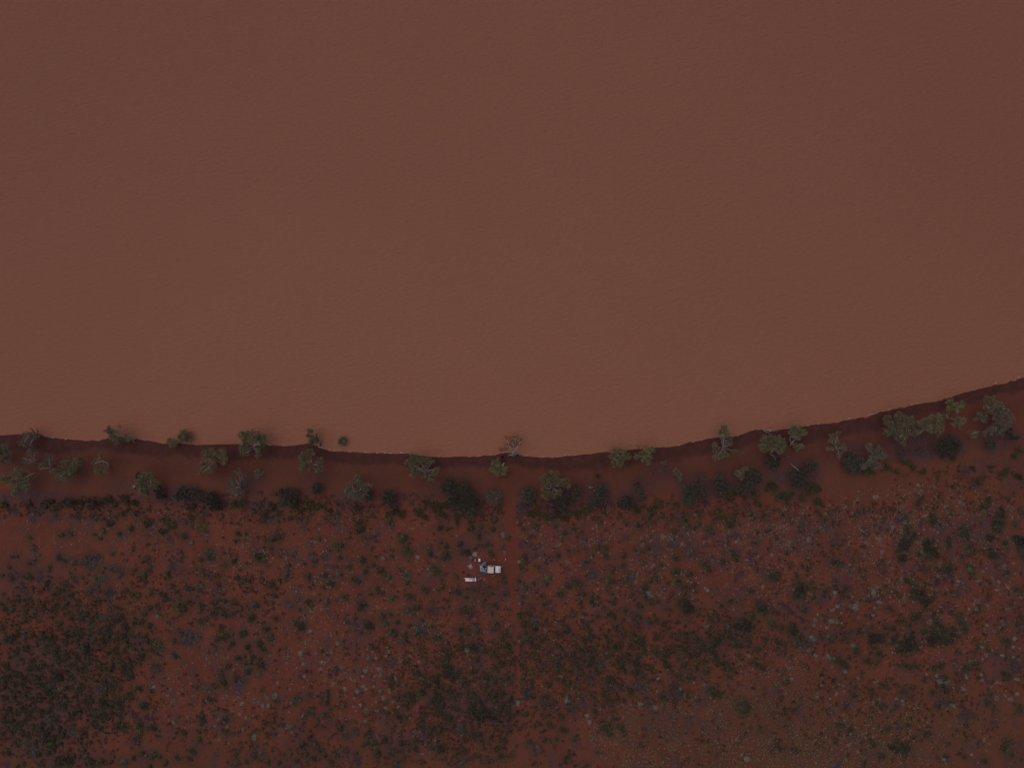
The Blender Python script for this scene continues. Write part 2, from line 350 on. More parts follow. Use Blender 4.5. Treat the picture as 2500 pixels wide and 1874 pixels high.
# style: (foliage, bark, crown height m, clump density, leaf size, sparse)
STY = {'gum': ('olive', 'bark', 5.6, 1.0), 'ygum': ('yolive', 'bark', 5.2, 1.0), 'grey': ('greyfol', 'bark', 4.6, .8), 'sparse': ('greyfol', 'bark', 4.4, .7),
       'sparseg': ('olive', 'bark', 4.6, .8), 'dark': ('darkfol', 'bark2', 2.4, 1.5), 'mulga': ('darkfol', 'bark2', 2.8, 1.35), 'low': ('green', 'bark2', .8, .7),
       'lowd': ('green', 'bark2', 1.0, .85), 'round': ('olive', 'bark2', 2.2, 1.4), 'twig': ('purple', 'bark2', 2.0, .4)}
def tree(zone, base, lobes, style, name, cat, label, group='trees and tall shrubs along the lake shore', limbs=True, show=(), h=None):
    global TREE_N; TREE_N += 1
    rs = np.random.RandomState(100+TREE_N); rr = random.Random(300+TREE_N)
    fol, bark, hh, dens = STY[style]; hh = h or hh
    cl = []
    if style in ('low', 'lowd'):      # broken low growth: each lobe is several loose clumps
        lobes = [(u+rr.gauss(0, .55)*r, v+rr.gauss(0, .38)*r, r*rr.uniform(.3, .6)) for (u, v, r) in lobes for _ in range(5)]
    for k, (u, v, r) in enumerate(lobes):
        px, py = Z(zone, u, v); rm = r/ZT[zone][2]/S*(1.02 if style not in ('low', 'lowd') else 1.1)
        g = G1(*P(px, py, 1)); zz = max(0, g)+hh*(.78+.3*rr.random())-(.35*rm if len(lobes) > 1 else 0)
        zz = max(zz, max(g, 0)+rm*.55)
        x, y = P(px, py, zz); cl.append((x, y, zz, rm))
    if base is None:
        bx = sum(c[0] for c in cl)/len(cl); by = sum(c[1] for c in cl)/len(cl)
    else: bx, by = P(*Z(zone, *base), 1.0)
    bz = G1(bx, by)-.12
    root = empty(name, (bx, by, bz)); tag(root, label, cat, group)
    o = Vector((bx, by, bz))
    # trunk and limbs
    cx = sum(c[0]*c[3] for c in cl)/sum(c[3] for c in cl); cy = sum(c[1]*c[3] for c in cl)/sum(c[3] for c in cl)
    top = Vector((cx-bx, cy-by, 0))*.4 + Vector((0, 0, hh*.5))
    tr = .07+.028*hh
    MB().tube([(0, 0, -.2), tuple(top*.35+Vector((rr.uniform(-.2,.2), rr.uniform(-.2,.2), .1))), tuple(top)], [tr*1.25, tr, tr*.8], 7).build('trunk', M[bark], root, True)
    twig = MB()
    if limbs:
        for (x, y, z, r) in cl:
            e = Vector((x, y, z))-o
            mid = (top+e)/2 + Vector((rr.uniform(-.5,.5), rr.uniform(-.5,.5), rr.uniform(.1,.5)))*r*.4
            lb = MB(); w0 = tr*.38
            lb.tube([tuple(top), tuple(mid), tuple(e-Vector((0, 0, r*.2)))], [w0, w0*.7, w0*.4], 6)
            for q in range(5 if r > .9 else 3):
                a = rr.uniform(0, 6.28); f = rr.uniform(.4, 1.0)
                s_ = (mid.lerp(e, f)); t_ = e+Vector((math.cos(a)*r*.8, math.sin(a)*r*.8, rr.uniform(-.35,.05)*r))
                lb.tube([tuple(s_), tuple((s_+t_)/2+Vector((0, 0, .12*r))), tuple(t_)], [w0*.42, w0*.32, w0*.12], 4)
            lb.build('limb', M[bark], root, True)
    # bare limbs the photograph shows plainly, on top of the crown
    for pts in show:
        q = []; n_ = len(pts)
        for i_, (u, v) in enumerate(pts):
            z_ = bz + hh*(.62+.62*i_/(n_-1))+.35
            x, y = P(*Z(zone, u, v), z_); q.append((x-bx, y-by, z_-bz+.35))
        MB().tube(q, [.10-.06*i_/(n_-1) for i_ in range(n_)], 5).build('limb', M[bark], root, True)
    # crown
    cc = []; cr = []
    for (x, y, z, r) in cl:
        nc = max(5, int(20*dens*(.6+.4*r)))
        for q in range(nc):
            d = Vector((rr.gauss(0, 1), rr.gauss(0, 1), abs(rr.gauss(0, .8)))).normalized()*r*rr.uniform(.35, 1.0)
            cc.append((x-bx+d.x, y-by+d.y, z-bz+d.z*.62)); cr.append(min(.62, r*.42)*rr.uniform(.5, 1.2))
        if dens > .9: cc.append((x-bx, y-by, z-bz-.15*r)); cr.append(r*.72)
    V, F = leaf_quads(rs, cc, cr, .145, 135 if dens > .5 else 90)
    mats = [M[fol]]
    link('crown', npmesh('crown', V, F, mats), root)
    return root
T_ = tree
gt, gn = 'gum tree', 'gum_tree'
ORD = 'first second third fourth fifth sixth seventh eighth ninth tenth eleventh twelfth thirteenth fourteenth fifteenth sixteenth seventeenth eighteenth nineteenth twentieth'.split()
def rank(lst, k): return ORD[sorted(q[0] for q in lst).index(lst[k][0])]
T_('A',(490,235),[(350,250,80),(420,230,60),(310,310,60),(390,330,45)],'sparse',gn,gt,'bare-limbed grey gum on the water edge at far left beside dark dead branches',show=[((480,230),(400,225),(350,240)),((470,250),(420,300),(395,355)),((440,250),(345,260),(335,300))])
T_('A',(150,545),[(50,380,80),(90,450,70),(20,500,90),(70,560,60)],'grey',gn,gt,'grey-green gum cut by the left picture edge below the bare-limbed shore gum',show=[((150,545),(60,550))])
T_('A',(495,555),[(340,545,50),(390,450,50),(450,430,40)],'sparse',gn,gt,'thin gum with a bright white forked limb, third from the left edge',show=[((495,555),(440,550),(370,585)),((490,550),(440,515)),((470,560),(400,545),(310,510))])
T_('A',(690,630),[(650,540,70),(560,620,60),(690,690,60),(620,480,40)],'sparse',gn,gt,'sparse grey gum with pale twigs, left neighbour of the leafy green gum',show=[((690,630),(650,600),(640,520)),((685,635),(600,640),(520,655))])
T_('A',(985,690),[(850,600,80),(770,720,70),(870,740,80),(940,640,60),(920,700,50),(1010,550,60)],'gum',gn,gt,'leafy green gum at left with a pale trunk base on its right side',show=[((985,690),(930,700),(890,730)),((880,660),(830,720),(760,760))])
T_('A',(1410,630),[(1230,580,55),(1290,500,45),(1340,680,60),(1240,680,45),(1390,600,40)],'sparseg',gn,gt,'thin gum with one arching pale limb, right of the leafy green gum at left',show=[((1410,640),(1400,580),(1330,550),(1220,580)),((1410,630),(1370,560))])
T_('A',(1740,270),[(1400,160,55),(1440,210,75),(1400,120,35),(1540,110,28),(1500,180,35),(1600,250,60),(1500,280,70),(1660,260,45)],'gum',gn,gt,'leafy green gum with a pale trunk leaning out over the water at left',show=[((1740,270),(1620,240),(1540,225),(1490,200)),((1760,330),(1700,270))],h=4.2)
T_('A',(300,800),[(150,800,80),(240,720,75),(230,900,90),(330,860,80),(340,740,55),(60,790,60),(200,960,50)],'gum',gn,gt,'broad green gum near the left edge, with fine white limbs at its middle',show=[((300,800),(240,790),(190,760)),((300,800),(250,830)),((300,790),(370,740),(450,705)),((280,790),(210,780))])
T_('A',(1950,880),[(1850,760,75),(1930,740,70),(1980,850,75),(1810,890,70),(1890,940,80),(1790,830,55)],'gum',gn,gt,'rounded green gum with a short white dead stump beside its left edge',show=[((1940,880),(1890,900),(1840,905)),((1950,870),(1940,800))])
T_('A',(2060,980),[(2050,930,60),(2070,1000,60)],'dark','acacia_shrub','shrub','dark leaf mass put in as shade under the right side of the green gum with a white stump')  # dark foliage shape added for the shadow at the gum's lower right
T_('A',(1790,740),[(1790,740,55)],'dark','acacia_shrub','shrub','small dark shrub touching the upper left of the green gum with a white stump')
# band of low green growth at left, one shrub at a time
for k, (u, v, r) in enumerate([(45,1110,50),(360,1120,45),(560,1120,50),(640,1060,55),(730,1140,50),(860,1085,75),(1010,1070,50),(1160,1085,60),(1250,1090,45),(1380,1060,60),(1440,1110,50),(1560,1040,55),(1670,1080,60),(1720,1090,40)]):
    T_('A',None,[(u,v,r),(u+r*.6,v+r*.2,r*.6)],'dark' if k in (5,7) else 'low','low_shrub','shrub','low %s shrub in the green band at far left, %s from the edge' % ('dark' if k in (5,7) else 'green', ORD[k]),'low shrubs in the green band below the shore gums')
T_('B',(265,260),[(260,220,70),(230,255,60),(300,255,55)],'round','round_shrub','shrub','round green shrub standing in the lake edge at left, larger of a touching pair')
T_('B',(120,350),[(90,310,55),(140,320,50),(100,350,40)],'gum',gn,gt,'small green gum on the wet bank touching the round shrub in the lake edge',h=2.6)
T_('B',(690,600),[(560,480,75),(640,470,70),(760,470,75),(770,550,60),(620,560,80),(520,620,65),(480,670,50),(600,660,55)],'ygum',gn,gt,'wide yellow-green gum on the red bank, left of the white-limbed shore gum',show=[((690,600),(640,600),(560,650),(510,700)),((690,600),(660,570),(610,560))])
T_('B',(1165,400),[(1010,210,55),(1110,210,75),(1050,290,80),(1240,240,70),(1290,280,50),(1160,270,60),(1040,400,75),(1220,440,60),(1010,450,40),(1270,340,45)],'gum',gn,gt,'large olive gum across the waterline at left with bright white limbs showing through',show=[((1165,410),(1120,410),(1075,445)),((1165,410),(1165,350),(1230,310)),((1160,360),(1130,330)),((1170,330),(1250,345))])
T_('B',(1000,880),[(960,690,50),(1020,740,50),(900,800,60),(1010,830,60),(880,900,55),(970,960,65),(900,980,50)],'sparse',gn,gt,'tall thin gum with a net of white twigs above a dark green shrub',show=[((1010,870),(970,850),(940,790)),((1010,870),(960,880),(920,900)),((1005,860),(990,800),(1010,750)),((990,880),(940,960),(925,1010))])
T_('B',None,[(960,1100,60),(1030,1110,50),(970,1140,50)],'lowd','low_shrub','shrub','dark green shrub directly below the tall thin white-twigged gum')
T_('B',(1210,720),[(1200,700,45),(1250,710,35),(1200,750,35)],'grey','small_gum','gum tree','small grey-green sapling right of the tall thin white-twigged gum',h=2.6)
T_('B',(1900,300),[(1880,170,45),(1870,230,40),(1920,270,55),(1900,310,45),(1960,300,30)],'round',gn,gt,'narrow bright green tree on the waterline, left of the lone bush in the lake',h=3.6)
T_('B',(1900,590),[(1800,480,65),(1880,440,60),(1800,580,70),(1850,630,55),(2000,560,60),(2010,640,50),(1970,680,40),(1770,650,35)],'gum',gn,gt,'olive gum with a short white trunk, below the narrow green shoreline tree',show=[((1895,600),(1905,530)),((1900,590),(1980,600))])
T_('B',None,[(1950,880,60),(1990,910,55),(1960,940,50)],'dark','acacia_shrub','shrub','small dark round shrub on bare sand below the olive gum with the dark hollow')
T_('B',(1620,1010),[(1520,960,60),(1610,960,75),(1690,980,65),(1640,1050,70),(1560,1030,55)],'mulga','acacia_shrub','shrub','dark grey spreading acacia with green undergrowth at its lower right, left of centre')
T_('B',None,[(250,930,75),(200,1000,70),(290,1010,65)],'mulga','acacia_shrub','shrub','dark acacia at left end of the long dark thicket below the yellow-green gum')
T_('B',None,[(410,980,70),(450,1030,55),(360,960,50)],'mulga','acacia_shrub','shrub','dark acacia in the middle of the thicket below the yellow-green gum')
T_('B',None,[(640,980,55),(600,1060,70),(640,1120,60),(560,1030,50)],'mulga','acacia_shrub','shrub','darkest acacia at right end of the thicket below the yellow-green gum')
LS = [(380,1140,35),(300,1160,22),(740,1110,50),(700,1150,40),(1700,1120,70),(1870,1090,75),(1890,1140,55),(2020,1130,50),(1760,1180,45),(1400,1110,50),(1380,1170,34),(1640,1100,40),(1330,1180,24),(2130,1190,28)]
for k, (u, v, r) in enumerate(LS):
    T_('B',None,[(u,v,r),(u-r*.5,v+r*.3,r*.6)],'lowd' if k in (4,5) else 'low','low_shrub','shrub','low green shrub under the acacias left of centre, %s from the left' % rank(LS, k),'low green shrubs on the sand edge left of centre')
T_('C',None,[(185,180,52),(205,205,50),(175,210,40)],'round','round_shrub','shrub','lone dark round bush standing in the water away from the shore',h=1.5)
T_('C',(1320,600),[(1100,400,70),(1060,480,60),(1190,430,60),(1290,450,65),(1340,450,40),(1130,540,60),(1220,610,65),(1100,620,50),(1380,600,55),(1330,660,50),(1400,550,40)],'gum',gn,gt,'large pale olive gum on the bank left of centre with a bright forked limb',show=[((1320,600),(1260,550),(1215,520)),((1300,590),(1230,575),(1180,560)),((1290,580),(1240,600)),((1240,560),(1150,535))])
T_('C',(410,840),[(370,710,75),(300,760,60),(460,760,70),(540,750,40),(270,840,60),(350,860,70),(420,900,65),(480,860,60),(260,900,40)],'grey',gn,gt,'full grey-green gum with white twigs, left of the big dark central thicket',show=[((410,840),(430,790)),((400,830),(330,790),(320,750)),((400,840),(330,830))])
T_('C',None,[(530,890,65),(550,920,45)],'dark','acacia_shrub','shrub','leafy dark shade fill under the right side of the full grey-green gum')  # shade beside the gum, painted in as a clump of dark leaves
T_('C',None,[(360,1030,45),(390,1070,40)],'lowd','low_shrub','shrub','low dark green shrub directly below the full grey-green gum')
T_('C',None,[(760,880,60),(830,900,60),(780,960,70),(740,940,50),(820,1000,50)],'mulga','acacia_shrub','shrub','single dark dome-shaped acacia between the full grey-green gum and the big thicket')
T_('C',None,[(1530,740,65),(1590,730,55),(1510,800,60),(1580,800,55)],'mulga','acacia_shrub','shrub','upper left acacia of the big dark thicket at centre')
T_('C',None,[(1760,780,70),(1710,830,55),(1800,830,55),(1750,740,45)],'mulga','acacia_shrub','shrub','upper right acacia of the big dark thicket at centre')
T_('C',None,[(1590,890,65),(1600,970,65),(1660,1000,45)],'mulga','acacia_shrub','shrub','middle left acacia of the big dark thicket at centre')
T_('C',None,[(1780,930,60),(1880,910,65),(1850,980,65),(1740,990,55),(1930,960,40)],'mulga','acacia_shrub','shrub','middle right grey-tipped acacia of the big dark thicket at centre',h=3.6)
T_('C',None,[(1720,1070,65),(1830,1080,75),(1900,1060,55),(1830,1150,55),(1960,1080,45)],'dark','acacia_shrub','shrub','lowest and darkest acacia of the big thicket at centre')
T_('C',None,[(2070,880,55),(2140,860,55),(2150,930,50),(2210,880,45),(2080,940,40)],'grey','acacia_shrub','shrub','thin grey shrub just left of the sand track, right of the big dark thicket',h=2.6)
LS = [(1240,970,45),(1300,1010,45),(1150,1090,50),(1180,1140,40),(1370,1060,55),(1440,1030,45),(1500,1000,40),(1430,1120,34),(1220,1160,30),(850,1110,60),(930,1120,50),(780,1120,40),(1490,1150,28),(940,1170,30),(1650,1160,30)]
for k, (u, v, r) in enumerate(LS):
    T_('C',None,[(u,v,r),(u+r*.7,v-r*.2,r*.6)],'low','low_shrub','shrub','low green shrub beside the big dark thicket at centre, %s from the left' % rank(LS, k),'low green shrubs beside the central thicket')
# right of the track
T_('D',(165,470),[(60,480,60),(40,550,60),(110,560,65),(150,590,45),(180,550,35),(90,610,45)],'ygum',gn,gt,'small pale olive gum on the bank beside the bare tree at centre',show=[((180,460),(160,480),(150,520))],h=3.4)
T_('D',(790,790),[(750,620,60),(830,620,45),(670,690,65),(760,710,65),(850,710,60),(940,720,60),(980,760,45),(680,790,60),(690,860,60),(790,870,55),(860,850,55),(730,770,40)],'ygum',gn,gt,'large yellow-olive gum with small white limbs, right of the sand track',show=[((790,780),(740,800),(700,790)),((800,790),(850,840)),((790,790),(830,820))])
T_('D',None,[(480,850,70),(430,880,55),(530,900,60),(470,930,50)],'dark','acacia_shrub','shrub','dark green round shrub just right of where the sand track meets the belt')
T_('D',None,[(400,1000,60),(370,1060,55),(450,1050,65),(420,1100,45)],'twig','acacia_shrub','shrub','purple-grey half-bare shrub right of the sand track')
T_('D',None,[(530,1100,60),(450,1130,45),(590,1120,35)],'lowd','low_shrub','shrub','dark green shrub at the foot of the purple-grey half-bare one')
T_('D',None,[(1110,810,60),(1100,880,65),(1060,840,45)],'mulga','acacia_shrub','shrub','dark shrub right of the large yellow-olive gum')
T_('D',None,[(880,920,65),(950,960,70),(880,1000,65),(970,900,60),(900,1050,50)],'mulga','acacia_shrub','shrub','broad dark acacia in the shade below the large yellow-olive gum')
T_('D',None,[(770,1000,50),(750,1060,50),(790,1100,45)],'twig','acacia_shrub','shrub','purple-grey shrub under the lower left of the large yellow-olive gum')
T_('D',(1620,400),[(1570,320,50),(1640,310,50),(1700,340,50),(1560,400,55),(1630,420,55),(1700,410,50),(1600,480,55),(1660,480,45),(1760,390,40)],'ygum',gn,gt,'olive gum on the bank right of centre, left one of a touching pair',show=[((1620,420),(1610,380),(1635,370)),((1620,410),(1590,440))])
T_('D',(2000,370),[(1990,300,55),(2060,300,50),(1950,350,50),(2030,380,50),(1970,420,50),(2000,460,40),(1860,400,45)],'ygum',gn,gt,'olive gum right of centre on the bank, right one of a touching pair',show=[((2000,360),(1970,380)),((1990,360),(2030,330))])
T_('D',None,[(1430,800,55),(1370,860,60),(1400,910,65),(1300,970,60),(1300,1030,50)],'dark','acacia_shrub','shrub','very dark acacia with a pale fallen branch above it, right of centre')
T_('D',None,[(1450,880,50),(1480,940,60),(1450,1010,60)],'twig','acacia_shrub','shrub','purple-grey half-bare shrub attached to the right of the very dark acacia')
T_('D',None,[(1720,930,60),(1700,1000,65),(1780,960,60),(1770,1030,55)],'mulga','acacia_shrub','shrub','round dark grey acacia, second large one right of the yellow-olive gum')
T_('D',None,[(1860,1060,50),(1880,1100,40)],'lowd','low_shrub','shrub','small green shrub at the lower right of the round dark grey acacia')
T_('D',None,[(1860,760,45),(1890,800,40),(1910,880,45)],'mulga','acacia_shrub','shrub','narrow dark shrub standing alone right of the round dark grey acacia')
T_('D',None,[(1370,640,34)],'mulga','small_shrub','shrub','tiny grey shrub alone on bare sand above the very dark acacia',h=.9)
LS = [(2110,1000,60),(2060,1040,50),(2160,1020,40),(2050,1110,40),(2020,1160,30),(660,1130,40),(800,1150,45),(1000,1110,45),(1080,1110,45),(1180,1080,40),(940,1190,45),(1240,1080,34),(1420,1080,34),(700,1180,28),(1100,1180,26)]
for k, (u, v, r) in enumerate(LS):
    T_('D',None,[(u,v,r),(u+r*.6,v+r*.3,r*.6)],'low','low_shrub','shrub','low green shrub below the belt right of the track, %s from the left' % rank(LS, k),'low green shrubs on the sand edge right of the track')
T_('E',(860,470),[(880,190,55),(900,250,60),(830,230,40),(760,400,45),(780,460,45),(910,340,55),(960,320,40),(830,540,55),(900,520,50),(1010,480,38),(760,560,35),(960,390,35)],'gum',gn,gt,'tall open gum leaning to the water right of centre with one long white stem',show=[((845,450),(868,400),(865,260)),((845,450),(880,480)),((865,300),(890,270)),((868,410),(910,415))])
T_('E',None,[(260,740,45),(310,800,50),(310,850,35)],'sparseg','small_gum','gum tree','small thin olive sapling between the touching gum pair and the dark acacias',h=2.2)
T_('E',None,[(100,640,35),(120,620,25)],'grey','small_gum','gum tree','small pale grey sapling above purple litter, right of the touching gum pair',h=2.0)
T_('E',None,[(570,760,50),(600,820,55),(530,820,45)],'twig','acacia_shrub','shrub','purple-grey half-bare shrub above the large dark green acacia right of centre')
T_('E',None,[(440,960,75),(560,960,75),(420,1060,75),(500,1050,75),(620,1000,60),(390,1120,60),(480,1130,50)],'dark','acacia_shrub','shrub','large very dark green acacia right of centre, widest of its row')
T_('E',None,[(820,820,60),(780,890,60),(870,920,65),(830,980,65),(910,980,50),(860,1030,45)],'mulga','acacia_shrub','shrub','dark acacia between the very dark green one and the olive-crowned clump')
T_('E',(1120,800),[(1060,760,50),(1110,740,45),(1170,700,40),(1100,800,45)],'gum','small_gum','gum tree','small olive sapling at the upper left of a dark acacia clump',h=3.4)
T_('E',None,[(1260,760,70),(1320,790,65),(1240,840,60),(1330,850,50)],'mulga','acacia_shrub','shrub','upper right acacia of the clump with an olive sapling')
T_('E',None,[(1110,930,65),(1180,960,60),(1060,960,50),(1150,1010,45),(1200,900,50)],'mulga','acacia_shrub','shrub','lower left acacia of the clump with an olive sapling')
T_('E',(1490,500),[(1400,330,65),(1490,330,70),(1590,330,60),(1370,430,65),(1440,430,60),(1620,420,65),(1540,420,55),(1640,380,45),(1600,480,50)],'gum',gn,gt,'big green gum below the white curved log, white limb at its foot',show=[((1470,520),(1500,470),(1530,440)),((1540,600),(1520,540),(1480,520))])
T_('E',None,[(1450,620,60),(1530,650,60),(1570,590,50),(1500,570,45)],'mulga','acacia_shrub','shrub','grey dark shrub merging with the foot of the big green gum')
T_('E',(1740,410),[(1770,190,55),(1820,210,60),(1890,240,45),(1790,270,50),(1740,230,35),(1830,310,40)],'gum',gn,gt,'gum on the waterline at right with a long bent bright white trunk',show=[((1742,405),(1738,360),(1722,320),(1728,295),(1748,285))],h=5.5)
T_('E',(1800,440),[(1790,400,45),(1850,420,50),(1880,410,35),(1820,460,35)],'gum','small_gum','gum tree','small green gum just below the one with the bent white trunk',h=2.8)
T_('E',None,[(1790,760,60),(1860,770,65),(1930,740,55),(1800,850,65),(1890,850,60),(1850,920,45),(1780,910,45)],'mulga','acacia_shrub','shrub','large dark grey acacia at right with a pale dead limb on its top')
T_('E',None,[(1990,660,50),(2050,640,40),(2040,690,45)],'mulga','acacia_shrub','shrub','small dark shrub at upper right of the acacia with a dead limb')
LS = [(2000,900,60),(2060,950,55),(2100,980,40),(1950,930,50),(2010,1000,40),(1500,920,60),(1560,940,40),(1450,960,40),(970,1040,40),(1050,1010,40),(960,1090,30),(1270,1000,34),(1300,1080,30),(1150,1040,34),(1650,1030,34),(1580,1080,34),(1700,1100,24),(1880,1060,24),(2090,1130,34)]
for k, (u, v, r) in enumerate(LS):
    T_('E',None,[(u,v,r),(u-r*.5,v+r*.4,r*.6)],'low','low_shrub','shrub','low green shrub below the acacia row right of centre, %s from the left' % rank(LS, k),'low green shrubs below the acacia row right of centre')
T_('F',(185,880),[(130,720,35),(200,700,35),(170,750,40),(120,780,30),(100,860,40),(260,850,40),(210,930,40),(190,800,30)],'sparseg',gn,gt,'slender thin gum alone on red sand at right, white forked twigs at its middle',show=[((185,890),(180,850),(160,830)),((185,880),(190,850),(215,850)),((180,860),(170,780),(190,740)),((170,870),(130,875))])
T_('F',None,[(350,960,75),(320,1030,70),(400,1020,70),(370,1080,60),(440,1010,50)],'dark','acacia_shrub','shrub','dark blue-green acacia, left part of the clump below the slender gum at right')
T_('F',None,[(540,860,60),(620,870,65),(680,930,60),(600,940,60),(560,1000,50),(620,1050,55),(480,1050,45)],'grey','acacia_shrub','shrub','grey pale-crowned acacia, right part of the clump below the slender gum',h=3.2)
T_('F',None,[(490,1110,50),(550,1120,50)],'lowd','low_shrub','shrub','green shrub at the foot of the grey acacia clump at right')
T_('F',(930,680),[(730,550,55),(760,600,50),(860,510,50),(830,570,60),(920,550,60),(990,560,50),(790,680,65),(870,640,65),(960,620,60),(720,690,45),(1010,680,50),(900,720,50),(910,780,40),(840,740,45)],'gum',gn,gt,'biggest spreading gum near the right, olive crown wider than any other',show=[((930,690),(935,650)),((930,680),(980,655)),((925,680),(860,735)),((900,720),(920,770))])
T_('F',(1240,640),[(1150,560,45),(1220,540,50),(1290,540,50),(1320,590,40),(1120,620,45),(1190,640,50),(1290,640,50),(1280,700,40),(1080,590,40),(1070,690,35)],'gum',gn,gt,'olive gum joined to the right of the biggest spreading gum',show=[((1240,640),(1180,655)),((1240,650),(1270,640))])
T_('F',(1490,470),[(1410,370,45),(1450,400,50),(1520,400,45),(1550,370,30),(1400,440,40)],'ygum',gn,gt,'open gum near the bank at right with a white curved limb, upper of two',show=[((1440,510),(1490,470),(1515,455)),((1490,470),(1460,460))])
T_('F',(1470,560),[(1350,510,40),(1480,530,45),(1550,550,40),(1510,600,45),(1460,600,35)],'sparseg',gn,gt,'thin olive gum directly below the open gum near the bank at right')
T_('F',(1990,430),[(1810,330,50),(1870,350,55),(1900,400,50),(1810,400,45),(1850,440,50),(1960,380,35)],'gum',gn,gt,'olive gum near the right edge beside a bright white forked dead stem',show=[((1890,400),(1820,425),(1800,390))])
T_('F',(1960,600),[(1980,480,60),(2050,500,55),(1890,510,55),(2080,560,40),(1950,570,55),(1900,640,65),(1960,660,60),(1830,670,50),(2010,610,50),(1790,690,35)],'grey',gn,gt,'broad grey-green gum near the right edge, below the white dead stem')
T_('F',(1740,540),[(1730,500,45),(1780,540,45),(1700,540,35)],'grey','small_gum','gum tree','small grey gum left of the broad grey-green gum near the right edge',h=3)
T_('F',(1640,710),[(1620,690,35),(1680,690,35),(1660,730,35)],'gum','small_gum','gum tree','small gum with one white limb above the very dark shrub at right',show=[((1630,720),(1650,700),(1690,680))],h=3)
T_('F',None,[(1420,790,75),(1480,830,65),(1400,860,65),(1460,890,50),(1370,800,50)],'dark','acacia_shrub','shrub','darkest big round acacia at right, below the thin olive gum')
T_('F',None,[(1280,820,50),(1320,880,50)],'mulga','acacia_shrub','shrub','grey shrub touching the left of the darkest big acacia at right')
T_('F',None,[(1840,800,45),(1870,830,40)],'dark','acacia_shrub','shrub','small blue-green dark shrub below the broad grey-green gum near the right edge')
T_('F',None,[(2050,680,50),(2080,740,40),(2140,740,30)],'mulga','acacia_shrub','shrub','dark shrub at the right foot of the broad grey-green gum')
T_('F',None,[(880,920,60),(950,880,50),(900,960,50)],'twig','acacia_shrub','shrub','purple-grey dead shrub below the biggest spreading gum')
T_('F',None,[(1060,850,60),(1130,880,50)],'twig','acacia_shrub','shrub','grey dead shrub patch between the spreading gum and the darkest acacia at right')
T_('F',None,[(1560,1080,60),(1600,1130,50),(1700,1290,60),(1640,1260,50)],'twig','acacia_shrub','shrub','long straggly purple-grey dead shrub at right on open sand')
LS = [(730,1050,50),(840,1100,40),(1120,1095,40),(1000,1060,50),(1450,965,40),(1650,1075,28),(1850,1050,28),(1980,1110,50),(2165,865,36),(2100,930,45),(2150,1160,45),(1720,1230,45),(1330,930,40),(930,1000,50)]
for k, (u, v, r) in enumerate(LS):
    T_('F',None,[(u,v,r),(u+r*.5,v+r*.3,r*.6)],'low','low_shrub','shrub','low dark green shrub under the gums at right, %s from the left' % rank(LS, k),'low shrubs under the gums at right')
# the bare tree standing in the water at the centre
rs = random.Random(5)
bx, by = P(*Z('D', 285, 385), .3); bz = G1(bx, by)-.1
root = tag(empty('bare_tree', (bx, by, bz)), 'leafless white-limbed tree at the waterline near centre, reddish twigs over the water', 'dead tree', 'trees and tall shrubs along the lake shore')
MB().tube([(0,0,-.2),(0,.15,.9),(-.05,.3,1.7)],[.24,.19,.16],7).build('trunk', M['bark'], root, True)
def dq(u, v, z):
    x, y = P(*Z('D', u, v), bz+z); return (x-bx, y-by, z)
limbs_ = [[(0,.3,1.6),dq(225,365,1.5),dq(215,392,.7)],[(0,.3,1.6),dq(330,345,1.6),dq(372,375,.8)],[(0,.3,1.6),dq(285,330,2.6),dq(285,270,3.8),dq(270,200,5.0)],
          [(0,.3,1.6),dq(265,320,2.8),dq(225,250,4.2),dq(200,170,5.2)],[(0,.3,1.6),dq(310,310,2.8),dq(345,250,4.2),dq(380,190,5.0)],[(0,.3,1.6),dq(240,330,2.4),dq(180,310,3.2),dq(120,320,3.6)],
          [(0,.3,1.6),dq(300,290,3),dq(310,220,4.4),dq(300,150,5.4)]]
ends = []
for q in limbs_:
    mbx = MB(); n_ = len(q); mbx.tube(q, [.15-.10*i_/(n_-1) for i_ in range(n_)], 6)
    mbx.build('limb', M['bark'], root, True)
    if n_ > 3: ends += [Vector(q[-1]), Vector(q[-2])]
tw = MB()
for e in ends:
    for k in range(16):
        a = rs.uniform(.1, 3.0); L = rs.uniform(.7, 2.3)
        t_ = e+Vector((math.cos(a)*L*.9, math.sin(a)*L*.6+.3, rs.uniform(-.3, .7)))
        tw.tube([tuple(e), tuple((e+t_)/2+Vector((rs.uniform(-.2,.2), rs.uniform(-.2,.2), .1))), tuple(t_)], [.04, .028, .012], 3, False)
tw.build('twigs', M['redtwig'], root)
V, F = leaf_quads(np.random.RandomState(9), [tuple(e+Vector((rs.uniform(-.8,.8), rs.uniform(0,1.3), .2))) for e in ends for k in range(4)], [.42]*len(ends)*4, .1, 70)
link('crown', npmesh('crown', V, F, [M['redtwig']]), root)
# dead wood
def wood(name, label, zone, lines, m, zs, cat='log', rad=.14):
    x0, y0 = P(*Z(zone, *lines[0][0]), .5); g = max(0.0, G1(x0, y0))
    r = tag(empty(name, (x0, y0, g)), label, cat)
    for i_, ln in enumerate(lines):
        q = []
        for k, (u, v) in enumerate(ln):
            zz = zs[i_][k] if isinstance(zs[i_], (list, tuple)) else zs[i_]
            x, y = P(*Z(zone, u, v), g+zz); q.append((x-x0, y-y0, max(g, G1(x, y))-g+zz))
        rr_ = rad*(1 if i_ == 0 else .75)
        MB().tube(q, [rr_*(1-.45*k/(len(q)-1)) for k in range(len(q))], 7).build('stem' if i_ == 0 else 'branch', m, r, True)
    return r
wood('fallen_log', 'curved pale fallen log lying half in the water at right of centre', 'E', [[(1470,238),(1430,232),(1400,215),(1383,195)],[(1383,192),(1395,180),(1412,197)],[(1412,197),(1440,213),(1462,212)]], M['bark'], [.15,.25,.15], rad=.15)
